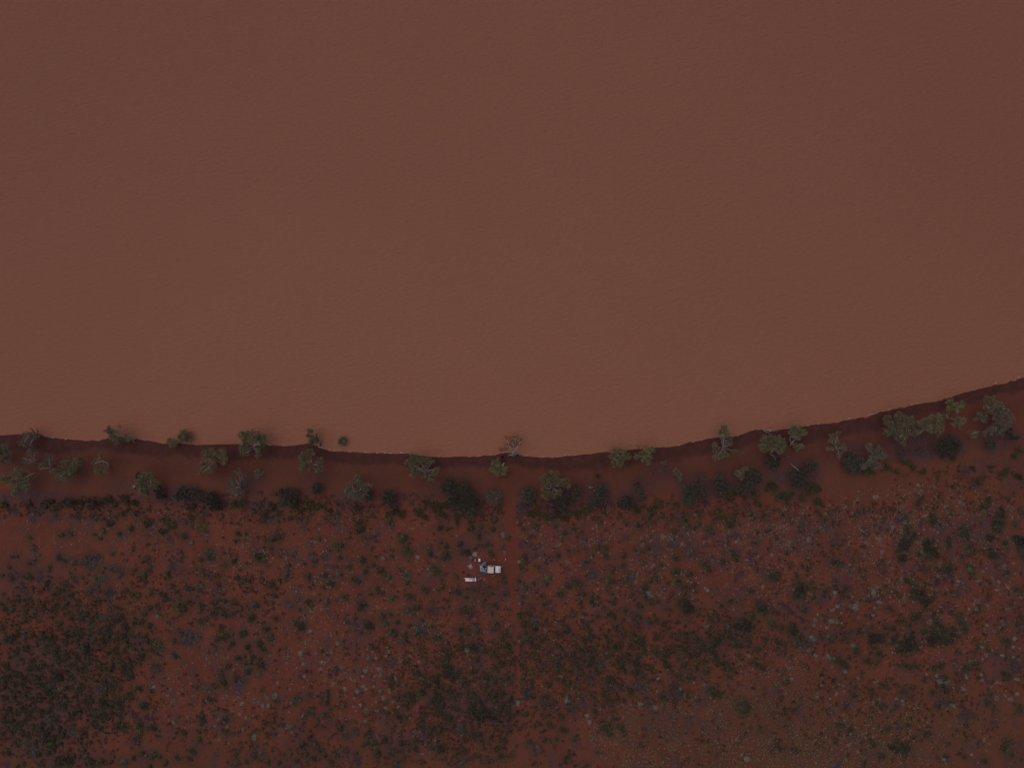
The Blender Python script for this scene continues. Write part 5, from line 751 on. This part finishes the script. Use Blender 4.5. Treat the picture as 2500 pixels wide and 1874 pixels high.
PALE = {
1:"1650 445 20,300 590 10,470 440 8,530 480 12,1350 1075 18,1025 360 14,240 320 10,1415 645 10",
2:"1095 575 17,2130 375 24,2140 360 16,1395 565 20,1350 320 13,545 325 12,600 420 10,2145 520 10,1085 290 9,1850 640 6,1735 380 14",
3:"1190 885 33,1370 400 24,1300 390 24,1120 400 20,405 455 14,1520 360 14,1580 200 18,800 265 10,700 320 14,860 380 12,250 375 12,490 605 10,470 605 8,550 675 10,1130 462 18,1660 440 14,1470 460 12,1940 430 18,1850 465 14,2130 560 14,1800 660 14,1730 590 18,1690 850 16,1670 830 14,1860 800 14,2170 820 16,910 830 12,780 695 14,1320 840 14,400 1105 14,380 1120 14,1010 1110 14,1200 1050 10,1700 1150 24,1680 1165 18,2060 655 12,2030 590 12,2140 700 10,1860 1165 20,240 575 9,60 605 16,65 970 10,240 1100 14,290 1190 12",
4:"130 175 16,200 432 20,190 440 14,35 545 18,118 480 11,855 440 20,965 412 26,945 405 18,990 520 20,885 522 14,1080 305 18,1155 140 22,1265 215 18,1268 165 14,1165 330 14,925 50 22,945 45 16,780 70 18,1670 100 26,1690 110 16,1550 125 18,1535 130 16,945 825 18,915 872 28,582 868 22,745 910 18,720 985 20,758 995 32,775 985 18,960 955 20,925 1003 18,830 925 13,655 970 18,602 985 22,550 1022 22,572 1015 14,540 1072 13,432 1062 11,467 1088 15,410 1108 22,400 1155 20,603 1115 18,600 1135 13,555 1120 24,636 1045 12,640 1135 9,510 1172 16,525 1165 10,460 1162 10,787 1085 19,872 1137 17,905 1060 20,1157 1035 12,1805 945 26,1785 970 16,1807 1020 20,1742 1012 14,1908 985 18,1890 980 10,2020 1120 22,2030 1145 20,2010 1110 14,2085 1010 14,1900 1155 17,1945 1068 9,1648 772 20,1640 805 15,1690 790 11,1695 825 15,1740 835 9,1830 770 22,1865 690 15,1895 660 12,1947 770 19,1998 780 15,2130 622 13,2050 640 24,2040 655 16,2080 825 18,2085 840 12,2015 880 15,1887 840 12,1980 850 20,2160 880 20,2195 915 18,1440 730 20,1475 730 13,1705 1110 22,2135 960 14,1630 985 13,1155 770 20,355 410 26,1700 190 16,1475 350 14,2100 865 10,1610 885 20,1940 745 10,1140 770 12,610 245 18,350 570 10,95 655 10,120 640 12,1420 1060 9,300 500 10,800 590 8,380 740 10,690 680 9,870 830 10,1080 660 9,1060 770 9,1030 790 8,2140 710 9",
5:"1780 258 14,1845 258 9,1720 262 9,1610 315 12,1805 295 12,1530 415 14,1450 430 11,1325 505 14,1375 510 14,1410 555 12,1440 580 12,1455 578 10,1470 530 11,1580 490 16,1650 480 13,1565 535 11,1500 620 18,1520 683 15,1475 645 9,1362 698 13,1415 690 9,1455 790 13,1495 815 19,1620 760 13,1885 785 20,1880 770 14,1850 845 15,1965 850 22,2095 875 19,2090 650 20,2070 740 15,2120 770 14,2180 750 14,2195 620 22,2025 620 14,1870 690 9,1890 965 13,1975 990 11,1380 455 9,1630 430 9,1660 585 12,1760 860 12,1800 865 12,895 915 11,815 95 14,2190 930 22,2195 955 16,100 1070 12,1220 790 12,1255 1100 12,1560 610 9,1620 550 9,1540 560 9,1430 640 9,1310 470 9,1930 600 10,1955 580 9,2150 560 10,1780 620 9,1700 560 8,1500 460 9,1770 320 9,1660 300 8",
6:"700 127 17,545 100 17,530 110 11,448 110 11,430 135 14,515 215 15,648 203 18,695 262 17,385 215 20,370 205 12,270 215 13,265 262 11,240 255 8,275 240 11,122 238 10,320 250 8,455 240 13,565 290 18,590 297 16,405 305 18,435 305 18,425 320 14,555 352 16,545 365 12,725 330 16,740 335 11,195 370 13,150 390 16,132 392 11,412 410 19,460 415 9,315 452 17,310 480 13,183 470 15,410 505 14,285 525 12,775 370 18,790 365 13,868 365 10,938 368 20,950 360 13,918 412 20,965 260 13,1030 258 15,1065 350 24,1085 360 14,1072 405 21,1075 385 14,1028 410 17,820 440 15,852 450 11,730 460 18,665 480 20,655 490 14,1250 215 11,1340 240 11,1330 228 10,1135 165 12,1143 198 15,1125 237 13,1240 280 15,1290 295 13,1305 315 13,1405 290 15,1410 210 11,950 525 20,765 522 20,875 545 20,870 530 14,925 500 18,1015 500 13,1045 475 15,1070 540 19,1155 545 19,1150 530 12,1187 540 17,1208 435 16,1268 492 11,1100 600 18,1090 590 11,1038 637 17,905 660 17,890 655 12,950 705 25,1030 710 12,1048 712 12,888 825 15,945 800 15,940 822 16,1165 640 20,1185 635 14,1120 680 17,1225 680 16,1240 675 11,840 675 14,750 660 16,108 665 24,55 665 24,165 575 24,150 590 18,180 565 16,75 570 14,85 590 13,95 600 13,300 640 15,20 635 18,280 845 24,265 855 16,300 840 14,305 895 13,75 965 15,200 925 11,290 725 12,400 755 16,1820 183 28,1245 835 12,1325 775 13,1330 825 12,1460 1012 11,1445 1085 12,1465 1095 14,1425 1085 10,1555 970 16,775 785 11,720 775 9,1005 200 11,890 240 9,960 180 10,465 25 20,640 40 16,645 60 12,1500 1065 11,1360 930 7,350 345 12,260 300 11,630 265 9,710 420 10,690 470 11,680 320 10,1160 395 12,480 480 9,600 440 9,550 470 10,1010 450 9,850 600 12,1030 600 10,1205 600 12,780 590 10,700 570 9,560 170 10,360 150 9,830 100 8,1030 90 8,1080 70 9,980 170 8",
7:"475 600 28,480 625 22,650 755 22,640 740 14,670 810 20,1265 432 15,1100 655 22,1122 655 16,1240 680 20,1300 657 15,1495 575 16,1505 590 12,1597 590 17,1455 525 13,1665 480 16,1655 470 11,1985 310 20,1975 300 13,2030 392 18,2052 237 13,1780 560 15,900 995 13,690 975 9,2030 1128 28,1990 1090 15,1755 628 11,2160 220 8,215 1020 13,290 30 10,295 15 10,510 1035 8,50 640 22,50 665 16,1575 470 13,1430 680 13,1450 685 11,1860 1030 14,1395 770 10,1410 790 11,1560 740 12,1505 735 9,1540 720 9,1700 720 10,1805 745 10,1690 740 9,1660 830 9,1720 700 9,1940 960 13,1900 940 11,1760 970 13,1780 990 11,1760 860 10,1650 900 9,1460 1000 10,1420 950 10,1410 1035 9,1530 1010 10,1650 1050 10,1280 1070 9,1550 1060 9,1920 1130 10,1960 1165 9,1800 1170 9,1850 1130 8,1500 600 10,310 495 11,480 470 9,980 135 9,1180 185 9,1920 245 8",
8:"395 90 26,380 75 16,350 190 20,515 65 20,530 60 14,735 145 26,750 155 16,500 243 22,532 250 22,515 230 14,410 230 16,425 240 11,557 328 16,655 355 14,672 372 18,210 435 16,465 492 16,470 505 12,427 572 18,430 590 13,472 428 11,390 388 8,567 500 13,615 485 10,655 497 11,785 430 13,660 415 10,950 455 11,925 468 8,1130 443 10,1227 450 16,805 508 13,660 545 11,600 560 13,590 575 10,540 605 13,850 632 13,910 640 18,967 613 15,1112 605 15,1165 625 13,1185 632 13,597 695 14,652 745 15,668 795 13,1290 660 12,1300 685 12,1270 695 13,1015 812 17,1340 790 13,1567 837 16,1840 885 13,910 935 18,1875 948 12,1870 972 13,1915 1000 14,1895 1055 13,1690 520 24,1720 425 18,1715 405 11,1850 400 14,1850 443 19,1800 410 9,1485 460 30,1550 465 26,1460 410 18,1375 395 11,1410 572 12,1600 660 20,1615 675 13,1550 700 11,1980 465 15,1980 605 24,2050 575 16,2060 590 12,2098 613 24,2145 645 17,2157 565 17,2157 440 24,1940 490 9,1995 540 7,2030 232 20,2165 270 20,2125 245 16,2085 250 14,1885 225 18,1890 240 13,1860 265 11,1855 160 16,1868 118 17,1905 100 16,2123 160 16,2135 88 18,2180 172 14,1955 28 20,1700 145 11,1505 265 17,1620 300 14,440 915 14,443 930 13,780 1065 19,700 1005 15,555 1040 13,675 1130 15,1765 1090 16,1510 1115 14,1525 1130 14,1540 1165 11,2105 1165 17,995 1165 11,1210 1155 9,840 1120 9,418 1165 13,240 262 9,190 285 8,1985 940 9,1390 1135 9,1390 1170 9,1820 1160 9,30 960 10,20 975 9,70 490 9,140 1165 8,340 1150 8,490 1000 8,530 990 8,380 1000 8,300 1140 8,260 1100 9,850 840 8,750 850 9,875 835 9,690 770 10,580 790 9,540 660 8,720 665 8,350 610 9,320 605 9,1250 1110 9,1060 1090 8,1140 600 8,1650 840 8,1700 490 8,1430 1090 8,160 560 9,60 470 8,640 1050 8"}
PURP = {
1:"305 180 60,1480 380 50,1275 365 45,120 720 45,1250 765 40,1490 630 50,1460 550 40,170 820 50,2045 780 45,1870 870 45,290 475 30,650 200 50,120 160 45,1300 590 40,640 800 30,60 200 40,1060 900 30,340 740 40,1370 440 30,1580 560 25,2030 430 20,960 1130 30,760 1100 24,1430 930 30,1750 1000 24,420 720 30",
2:"390 260 55,990 420 50,470 830 35,105 990 45,670 930 36,1020 390 40,1580 1030 40,30 760 40,850 1150 40,770 1070 30,300 700 40,1090 880 24,700 160 50,720 120 40,1940 830 50,1340 900 40,490 540 26,1850 1090 30,100 250 34",
3:"390 390 40,130 460 55,200 540 40,240 480 35,615 445 38,640 500 30,1220 480 40,1410 430 44,1560 530 50,1640 430 50,1270 560 36,990 410 26,1930 400 55,1960 680 50,1850 460 28,640 640 36,480 700 40,690 720 45,1200 690 50,960 650 34,1410 210 50,580 870 32,860 940 30,1320 840 30,1560 940 40,1720 860 45,700 970 26,640 1120 55,740 960 30,1750 600 40,2080 560 45,330 955 25,1190 1120 30,1100 1130 30,770 435 28,310 600 30,220 310 30,1450 370 30,1080 1150 30,1780 1060 24",
4:"520 280 50,320 290 40,570 190 36,1020 140 38,980 310 55,840 350 50,1130 240 45,1310 240 45,640 420 60,560 390 36,820 480 30,680 540 40,620 650 55,700 700 55,560 740 40,1110 340 30,1480 320 40,1580 550 40,1450 420 40,1860 420 40,740 870 30,960 610 30,1340 660 34,1385 680 36,1560 730 50,1450 780 40,1690 840 45,500 890 34,460 960 40,170 1020 45,150 1080 30,840 940 34,960 970 25,900 1080 40,1240 700 30,1800 240 60,1870 330 50,1760 330 40,1600 1040 45,320 1110 40,1900 180 40,2060 590 30,770 200 30",
5:"390 190 40,480 550 40,560 600 40,1000 720 40,1090 710 40,1180 740 40,1300 770 36,960 480 40,1060 790 40,500 810 34,420 930 50,700 1090 30,30 1180 40,1200 960 40,640 580 40,1270 760 30,450 700 40",
6:"815 190 50,675 370 50,1880 160 55,1170 300 36,380 860 34,220 840 30,900 1160 45,2180 880 34,1690 1160 40,1460 740 34,880 560 36,2030 480 36,450 370 24,930 390 24,1350 610 30,1500 660 34,640 745 24,540 570 24,310 480 14,1840 890 30,1930 650 50,2190 440 36",
7:"150 560 55,600 640 50,50 640 34,370 640 30,250 330 36,1430 580 36,700 100 40,1150 190 24,1110 400 36,780 320 36,1970 80 34,70 870 28,1200 720 60,110 280 30,560 400 30,1760 480 24",
8:"350 150 50,980 230 24,1320 350 34,1350 40 34,1130 820 40,1600 290 34,2140 290 50,1900 440 50,1480 640 50,260 670 34,540 740 44,1720 760 60,2160 330 50,1830 180 30,1680 680 34,1500 460 44"}
def entries(d):
    out = []
    for z_, s_ in d.items():
        for e in s_.replace('\n', '').split(','):
            q = e.split()
            if len(q) < 3: continue
            u, v, r = map(float, q[:3]); px, py = Z(z_, u, v)
            if px < -12 or px > 2512 or py > 1886: continue
            out.append((px, py, r/3.539/S))
    return out
# prototypes -------------------------------------------------------------
def dome_core(rs, k, sz, n=9, m=4, jit=.12, sq=1.0):
    V = []; F = []
    for j in range(m+1):
        t = (math.pi/2)*(j/m)
        for i in range(n):
            a = 2*math.pi*i/n; q = k*(1+rs.uniform(-jit, jit)); V.append((q*math.cos(t)*math.cos(a), q*sq*math.cos(t)*math.sin(a), sz*k*math.sin(t)*(1+rs.uniform(-jit, jit))))
    for j in range(m):
        for i in range(n):
            a = j*n+i; b_ = j*n+(i+1) % n; F.append((a, b_, b_+n, a+n))
    return np.array(V), np.array(F)
def proto_bush(seed, mats, nclump, size, hgt, per, second=0.0, lumpy=.5, core=.7):
    rs = np.random.RandomState(seed); cc = []; cr = []; lob = rs.rand(3)*6.28
    for q in range(nclump):
        a = rs.rand()*6.28; rad = (rs.rand()**.5)*(.74)*(1+lumpy*.28*math.sin(a*2+lob[0])+lumpy*.18*math.sin(a*3+lob[1]))
        zz = hgt*(1-rad*rad)*.75+.02; cc.append((rad*math.cos(a), rad*math.sin(a), zz)); cr.append(.30*(.65+.6*rs.rand()))
    V, F = leaf_quads(rs, cc, cr, size, per, .8)
    V2, F2 = dome_core(rs, core, hgt*.85, 9, 4, .2)
    mi = np.concatenate([(rs.rand(len(F)) < second).astype(int), np.zeros(len(F2), int)])
    V2[:, 2] -= .05
    return npmesh('bush', np.concatenate([V, V2]), np.concatenate([F, F2+len(V)]), mats, mi)
def proto_tussock(seed, mats):
    rs = np.random.RandomState(seed); V = []; F = []
    for k in range(150):
        a = rs.rand()*6.28; el = rs.rand()**.8*1.45; L = 1.0*(.75+.3*rs.rand()); b0 = np.array([math.cos(a)*.25, math.sin(a)*.25, .02])
        d = np.array([math.cos(a)*math.cos(el), math.sin(a)*math.cos(el), math.sin(el)*.75]); s_ = np.array([-math.sin(a), math.cos(a), 0])*.055
        n_ = len(V); V += [b0-s_, b0+s_, b0*.3+d*L+s_*.4, b0*.3+d*L-s_*.4]; F.append((n_, n_+1, n_+2, n_+3))
    V2, F2 = dome_core(rs, .72, .62, 9, 3, .14)
    return npmesh('tussock', np.concatenate([np.array(V), V2]), np.concatenate([np.array(F), F2+len(V)]), mats)
def proto_twig(seed, mats):
    rs = np.random.RandomState(seed); V = []; F = []
    for k in range(170):
        a = rs.rand()*6.28; rad = rs.rand()**.5*.95; c_ = np.array([rad*math.cos(a), rad*math.sin(a), .02+.1*rs.rand()]); b_ = rs.rand()*6.28; L = .10+.16*rs.rand()
        d = np.array([math.cos(b_), math.sin(b_), .4*rs.rand()])*L; s_ = np.array([-math.sin(b_), math.cos(b_), 0])*(.016+.02*rs.rand())
        n_ = len(V); V += [c_-d-s_, c_+d-s_*.4, c_+d+s_*.4+np.array([0,0,.05]), c_-d+s_]; F.append((n_, n_+1, n_+2, n_+3))
    return np.array(V), np.array(F)
PB = [proto_bush(500+i, [M['bush'], M['darkfol']], 16, .105, .72, 150, .3) for i in range(8)]
PG = [proto_bush(520+i, [M['green'], M['bush']], 14, .10, .6, 150, .3, .8) for i in range(4)]
PD = [proto_bush(540+i, [M['bush'], M['darkfol']], 24, .075, .6, 280, .35, .95) for i in range(6)]
PL = [proto_bush(560+i, [M['blue'], M['bluelight']], 15, .085, .55, 105, .16, .9, .62) for i in range(6)]
PT = [proto_tussock(580+i, [M['pale']]) for i in range(6)]
def ground_snap(px, py):
    x, y = P(px, py, 2.0); z = G1(x, y); x, y = P(px, py, z+.3); return x, y, G1(x, y)
ONES = 'zero one two three four five six seven eight nine ten eleven twelve thirteen fourteen fifteen sixteen seventeen eighteen nineteen'.split()
TENS = 'x x twenty thirty forty fifty sixty seventy eighty ninety'.split()
def words(n):
    n = max(0, min(99, int(n))); return ONES[n] if n < 20 else TENS[n//10] + ('-'+ONES[n%10] if n%10 else '')
def where(px, py):
    return '%s percent across, %s down' % (words(px/25), words(py/18.74))
NEIGH = []
def beside(px, py, r):
    best = None
    for (qx, qy, qr, nm) in NEIGH:
        dx, dy = qx-px, qy-py
        if abs(dx) > 40 or abs(dy) > 40: continue
        g = math.hypot(dx, dy)
        if g < 1.5: continue
        g -= (r+qr)*S
        if g < 6 and (best is None or g < best[0]): best = (g, dx, dy, nm)
    if best is None: return 'alone on bare sand'
    g, dx, dy, nm = best
    return '%s %s' % (nm, ('on its right' if dx > 0 else 'on its left') if abs(dx) > abs(dy) else ('just below it' if dy > 0 else 'just above it'))
def sizeword(r): return 'wide' if r > 1.25 else 'medium' if r > .8 else 'small' if r > .5 else 'tiny'
def place(lst, protos, name, cat, desc, group, stuffname, stufflabel, zs=1.0, cap=296):
    lst = sorted(lst, key=lambda e: -e[2]); rr = random.Random(len(lst)); seen = set()
    SV = []; SF = []; SM = []; off = 0; arr = {}
    for i, (px, py, r) in enumerate(lst):
        x, y, z = ground_snap(px, py); me = protos[rr.randrange(len(protos))]
        if name == 'dark_shrub': r *= 1.12
        if px < 330 and py > 1480 and name != 'tussock': r *= 1.14
        rz = rr.uniform(0, 6.28); sx = r*1.13*rr.uniform(.8, 1.3); sy = r*1.13*rr.uniform(.72, 1.08); sz = r*zs*rr.uniform(.8, 1.1)
        if i < cap:
            o = bpy.data.objects.new(name, me); COL.objects.link(o); o.location = (x, y, z-.03); o.rotation_euler = (0, 0, rz); o.scale = (sx, sy, sz)
            lb = '%s %s, %s, %s' % (sizeword(r), desc, beside(px, py, r), where(px, py)); 
            if lb in seen: lb = 'smaller '+lb.split(' ', 1)[1]
            if lb in seen: lb = 'smallest '+lb.split(' ', 1)[1]
            seen.add(lb); tag(o, lb, cat, group)
        else:
            if me.name not in arr:
                v_ = np.empty(len(me.vertices)*3); me.vertices.foreach_get('co', v_); f_ = np.empty(len(me.loops), int); me.loops.foreach_get('vertex_index', f_)
                m_ = np.empty(len(me.polygons), int); me.polygons.foreach_get('material_index', m_); arr[me.name] = (v_.reshape(-1, 3), f_.reshape(-1, 4), m_)
            v_, f_, m_ = arr[me.name]; c_, s_ = math.cos(rz), math.sin(rz)
            q = v_*np.array([sx, sy, sz]); q = np.stack([q[:, 0]*c_-q[:, 1]*s_+x, q[:, 0]*s_+q[:, 1]*c_+y, q[:, 2]+z-.03], 1)
            SV.append(q); SF.append(f_+off); SM.append(m_); off += len(q)
    if SV:
        me = npmesh(stuffname, np.concatenate(SV), np.concatenate(SF), list(protos[0].materials), np.concatenate(SM)); o = link(stuffname, me); tag(o, stufflabel, cat, kind='stuff')
eb = entries(BUSH); rr_ = random.Random(44)
for d_, nm in ((BUSH, 'olive bush'), (BIG, 'dark shrub'), (BLUE, 'saltbush'), (PALE, 'pale tussock')): NEIGH += [(a_, b_, c_, nm) for (a_, b_, c_) in entries(d_)]
place(eb, PB+PG, 'round_bush', 'bush', 'olive bush', 'rounded olive-green bushes scattered over the red sand', 'small_bushes', 'many small olive-green bushes filling the gaps on the red sand')
place(entries(BIG), PD, 'dark_shrub', 'shrub', 'dark shrub', 'dark spreading shrubs on the lower red sand', 'dark_shrubs', 'dark shrubs', .9)
place(entries(BLUE), PL, 'saltbush', 'bush', 'blue-grey saltbush', 'blue-grey saltbushes on the red sand', 'small_saltbushes', 'small blue-grey saltbushes', .9)
place(entries(PALE), PT, 'tussock', 'tussock', 'pale round tussock', 'pale grey tussocks on the red sand', 'small_tussocks', 'many tiny pale grey tussocks strewn over the lower red sand', .8)
# fallen leaves and sprouting herbs round every bush, kept as a soil colour
SL = np.zeros_like(GX)
for (px, py, r) in eb+entries(BIG)+entries(BLUE):
    x, y = P(px, py, 2); R2 = 1.15*r+.55
    i0, i1 = np.searchsorted(xs, x-2*R2), np.searchsorted(xs, x+2*R2)
    d_ = np.hypot(GX[i0:i1]-x, GY[i0:i1]-y)
    SL[i0:i1] = 1-(1-SL[i0:i1])*(1-.75*np.clip((1.5*R2-d_)/(R2), 0, 1))
SL *= np.clip(.25+1.5*fbm(GX*.7, GY*.7, 91, 4), 0, 1)*(1-.8*np.clip(trk, 0, 1))
at_ = ground.data.attributes.new('scrub_litter', 'FLOAT', 'POINT'); at_.data.foreach_set('value', SL.ravel().astype(np.float32))
# dead twiggy herb patches, one uncountable mass
tp = [proto_twig(600+i, None) for i in range(5)]
SV = []; SF = []; off = 0; rs = np.random.RandomState(77)
def add_patch(V, F, x, y, z, sx, sy, sz, rz):
    global off
    c_, s_ = math.cos(rz), math.sin(rz); q = V*np.array([sx, sy, sz]); q = np.stack([q[:, 0]*c_-q[:, 1]*s_+x, q[:, 0]*s_+q[:, 1]*c_+y, q[:, 2]+z], 1)
    SV.append(q); SF.append(F+off); off += len(q)
for (px, py, r) in entries(PURP):
    for k in range(7):
        a = rs.rand()*6.28; d = rs.rand()**.6*r*S*1.15; qx = px+d*math.cos(a); qy = py+d*math.sin(a); x, y, z = ground_snap(qx, qy); s_ = r*(.18+.38*rs.rand())
        V, F = tp[rs.randint(5)]; add_patch(V, F, x, y, z, s_, s_, max(.5, s_), rs.rand()*6.28)
o = link('dead_herbs', npmesh('dead_herbs', np.concatenate(SV), np.concatenate(SF), [M['purple']])); tag(o, 'purple-grey dead twiggy herbs lying in patches all over the sand', 'dead herbs', kind='stuff')
# tufts too many to count -------------------------------------------------
def field(name, label, m, regions, rmin, rmax, seed, blades=7):
    rs = np.random.RandomState(seed); C = []
    for (cx, cy, rx, ry, n_) in regions:
        a = rs.rand(n_)*6.283; q = rs.rand(n_)**.5*1.0; C.append(np.stack([cx+rx*q*np.cos(a), cy+ry*q*np.sin(a)], 1))
    C = np.concatenate(C); cl = fbm(C[:, 0]/26, C[:, 1]/26, seed, 3); C = C[(cl+rs.rand(len(C))*.35) > .52]
    C = C[(C[:, 0] > -60) & (C[:, 0] < 2560) & (C[:, 1] < 1930)]
    tx = np.interp(C[:, 1], TR[:, 1], TR[:, 0]); C = C[(np.abs(C[:, 0]-tx) > np.interp(C[:, 1], [1240, 1400, 1600, 1874], [15, 12, 5, 2])+rs.rand(len(C))*4-2) | (C[:, 1] < 1150)]
    C = C[((C[:, 0]-1170)/62)**2+((C[:, 1]-1385)/34)**2 > 1]
    x = (C[:, 0]-1250)/S*(H-2)/H; y = (937-C[:, 1])/S*(H-2)/H; z = gz(x, y)
    k = len(C); R_ = rmin+(rmax-rmin)*rs.rand(k)**2.2
    th = rs.rand(k, blades)*6.283; el = .25+rs.rand(k, blades)*.8; L = R_[:, None]*(.7+.5*rs.rand(k, blades)); wd = L*.34
    dx, dy, dz = np.cos(th)*np.cos(el), np.sin(th)*np.cos(el), np.sin(el)
    base = np.stack([x, y, z-.02], 1)[:, None, :]
    sdx, sdy = -np.sin(th)*wd, np.cos(th)*wd
    p0 = base+np.zeros((k, blades, 3)); p1 = base+np.stack([dx*L*.6+sdx*.5, dy*L*.6+sdy*.5, dz*L*.7], -1); p2 = base+np.stack([dx*L, dy*L, dz*L*.8], -1); p3 = base+np.stack([dx*L*.6-sdx*.5, dy*L*.6-sdy*.5, dz*L*.7], -1)
    V = np.stack([p0, p1, p2, p3], 2).reshape(-1, 3); F = np.arange(len(V)).reshape(-1, 4)
    o = link(name, npmesh(name, V, F, [m])); tag(o, label, 'grass', kind='stuff')
field('tan_tufts', 'tan grass tufts covering the dull sand at lower right', M['tan'], [(1700,1800,260,110,3200),(1950,1760,200,140,2600),(2060,1850,200,70,1500),(1560,1790,120,80,800),(1900,1680,170,60,700),(2250,1800,260,90,1100)], .16, .55, 21)
field('pale_tufts', 'tiny pale grass tufts sprinkled over the open red sand', M['tuft'], [(840,1350,260,110,1200),(1470,1290,230,50,600),(1450,1400,200,100,600),(1800,1380,260,110,1500),(2100,1360,320,120,1800),(2330,1280,170,120,900),(850,1560,260,110,1300),(450,1320,220,80,700),
    (200,1310,220,80,600),(600,1500,200,120,700),(1330,1500,100,100,300),(2300,1500,220,110,900),(2100,1700,400,150,900),(480,1660,150,120,600),(1000,1700,250,120,500),(1600,1700,300,120,500),(1130,1500,130,100,300),(150,1450,150,60,300),(2250,1230,200,50,700),(2000,1290,250,60,900),(2300,1400,220,120,700)], .14, .48, 22)
field('dull_herbs', 'dull brown-green herbs growing low between the bushes', M['herb'], [(1250,1560,1320,330,5600),(150,1650,260,240,1800),(1150,1650,250,220,1500),(1500,1580,300,170,1500),(2200,1550,350,330,2200),(700,1240,700,40,900),(1700,1245,500,40,700),(2350,1190,170,60,400),(780,1800,400,90,900)], .2, 1.05, 23)
field('sparse_green_herbs', 'sprigs of dark green herb scattered among the bushes on the sand', M['bush'], [(1250,1580,1320,320,3000),(130,1650,200,220,3500),(1120,1690,170,150,2200),(1450,1600,200,70,900),(1750,1570,200,70,900),(500,1450,200,60,600),(1500,1620,250,120,900),(2300,1500,250,330,600),(1250,1252,1280,30,1500),(500,1240,520,22,500),(1600,1245,420,25,500)], .2, .7, 24)
# foam and pale litter on the waterline
rs = random.Random(3); fb = MB()
SP = [('A',675,265),('A',685,266),('A',845,272),('A',1855,298),('A',1835,295),('B',2195,412),('B',2130,405),('C',90,305),('C',150,308),('C',290,325),('C',300,323),('C',330,325),('C',480,342),('C',492,342),('C',640,347),('C',735,347),('C',745,347),('C',820,348),('C',945,347),('C',955,348),('C',1245,378),('C',1430,386),('C',1955,375),('C',2105,362),
('D',450,385),('D',655,390),('D',668,389),('D',790,390),('D',850,385),('D',880,380),('D',950,376),('D',1000,374),('D',1080,370),('D',1865,291),('D',1925,297),('E',1940,160),('E',1960,158),('E',2095,137),('E',300,400),('E',480,358),('F',320,542),('F',335,540),('F',540,492),('F',560,491),('F',575,490),('F',683,468),('F',755,442),('F',840,420),('F',1000,397),('F',1065,381),('F',1375,302),('F',1545,262),('F',1650,235),('F',1910,160),('F',1900,163),('F',2160,90),('F',2150,93)]
for (zz, u, v) in SP:
    x, y = P(*Z(zz, u, v), 0); y = float(shore(x))+.12
    for k in range(3): fb.ball((x+rs.uniform(-.25,.25), y+rs.uniform(-.08,.1), .01), rs.uniform(.07,.2), rs.uniform(1,1.8), .8, .35, 7, 4)
for k in range(420):
    px = rs.uniform(0, 2500); x = (px-1250)/S
    if vnoise(px/60, 0, 9) < .45: continue
    y = float(shore(x))+rs.uniform(-.02,.28); fb.ball((x, y, .0), rs.uniform(.02,.07), rs.uniform(1,4), .8, .3, 5, 3)
M['foam'] = mat('foam', (.42,.30,.28), .8, (.30,.18,.16), 2.0)
tag(fb.build('shore_foam', M['foam']), 'broken line of pale foam and litter along the waterline', 'foam', kind='stuff')
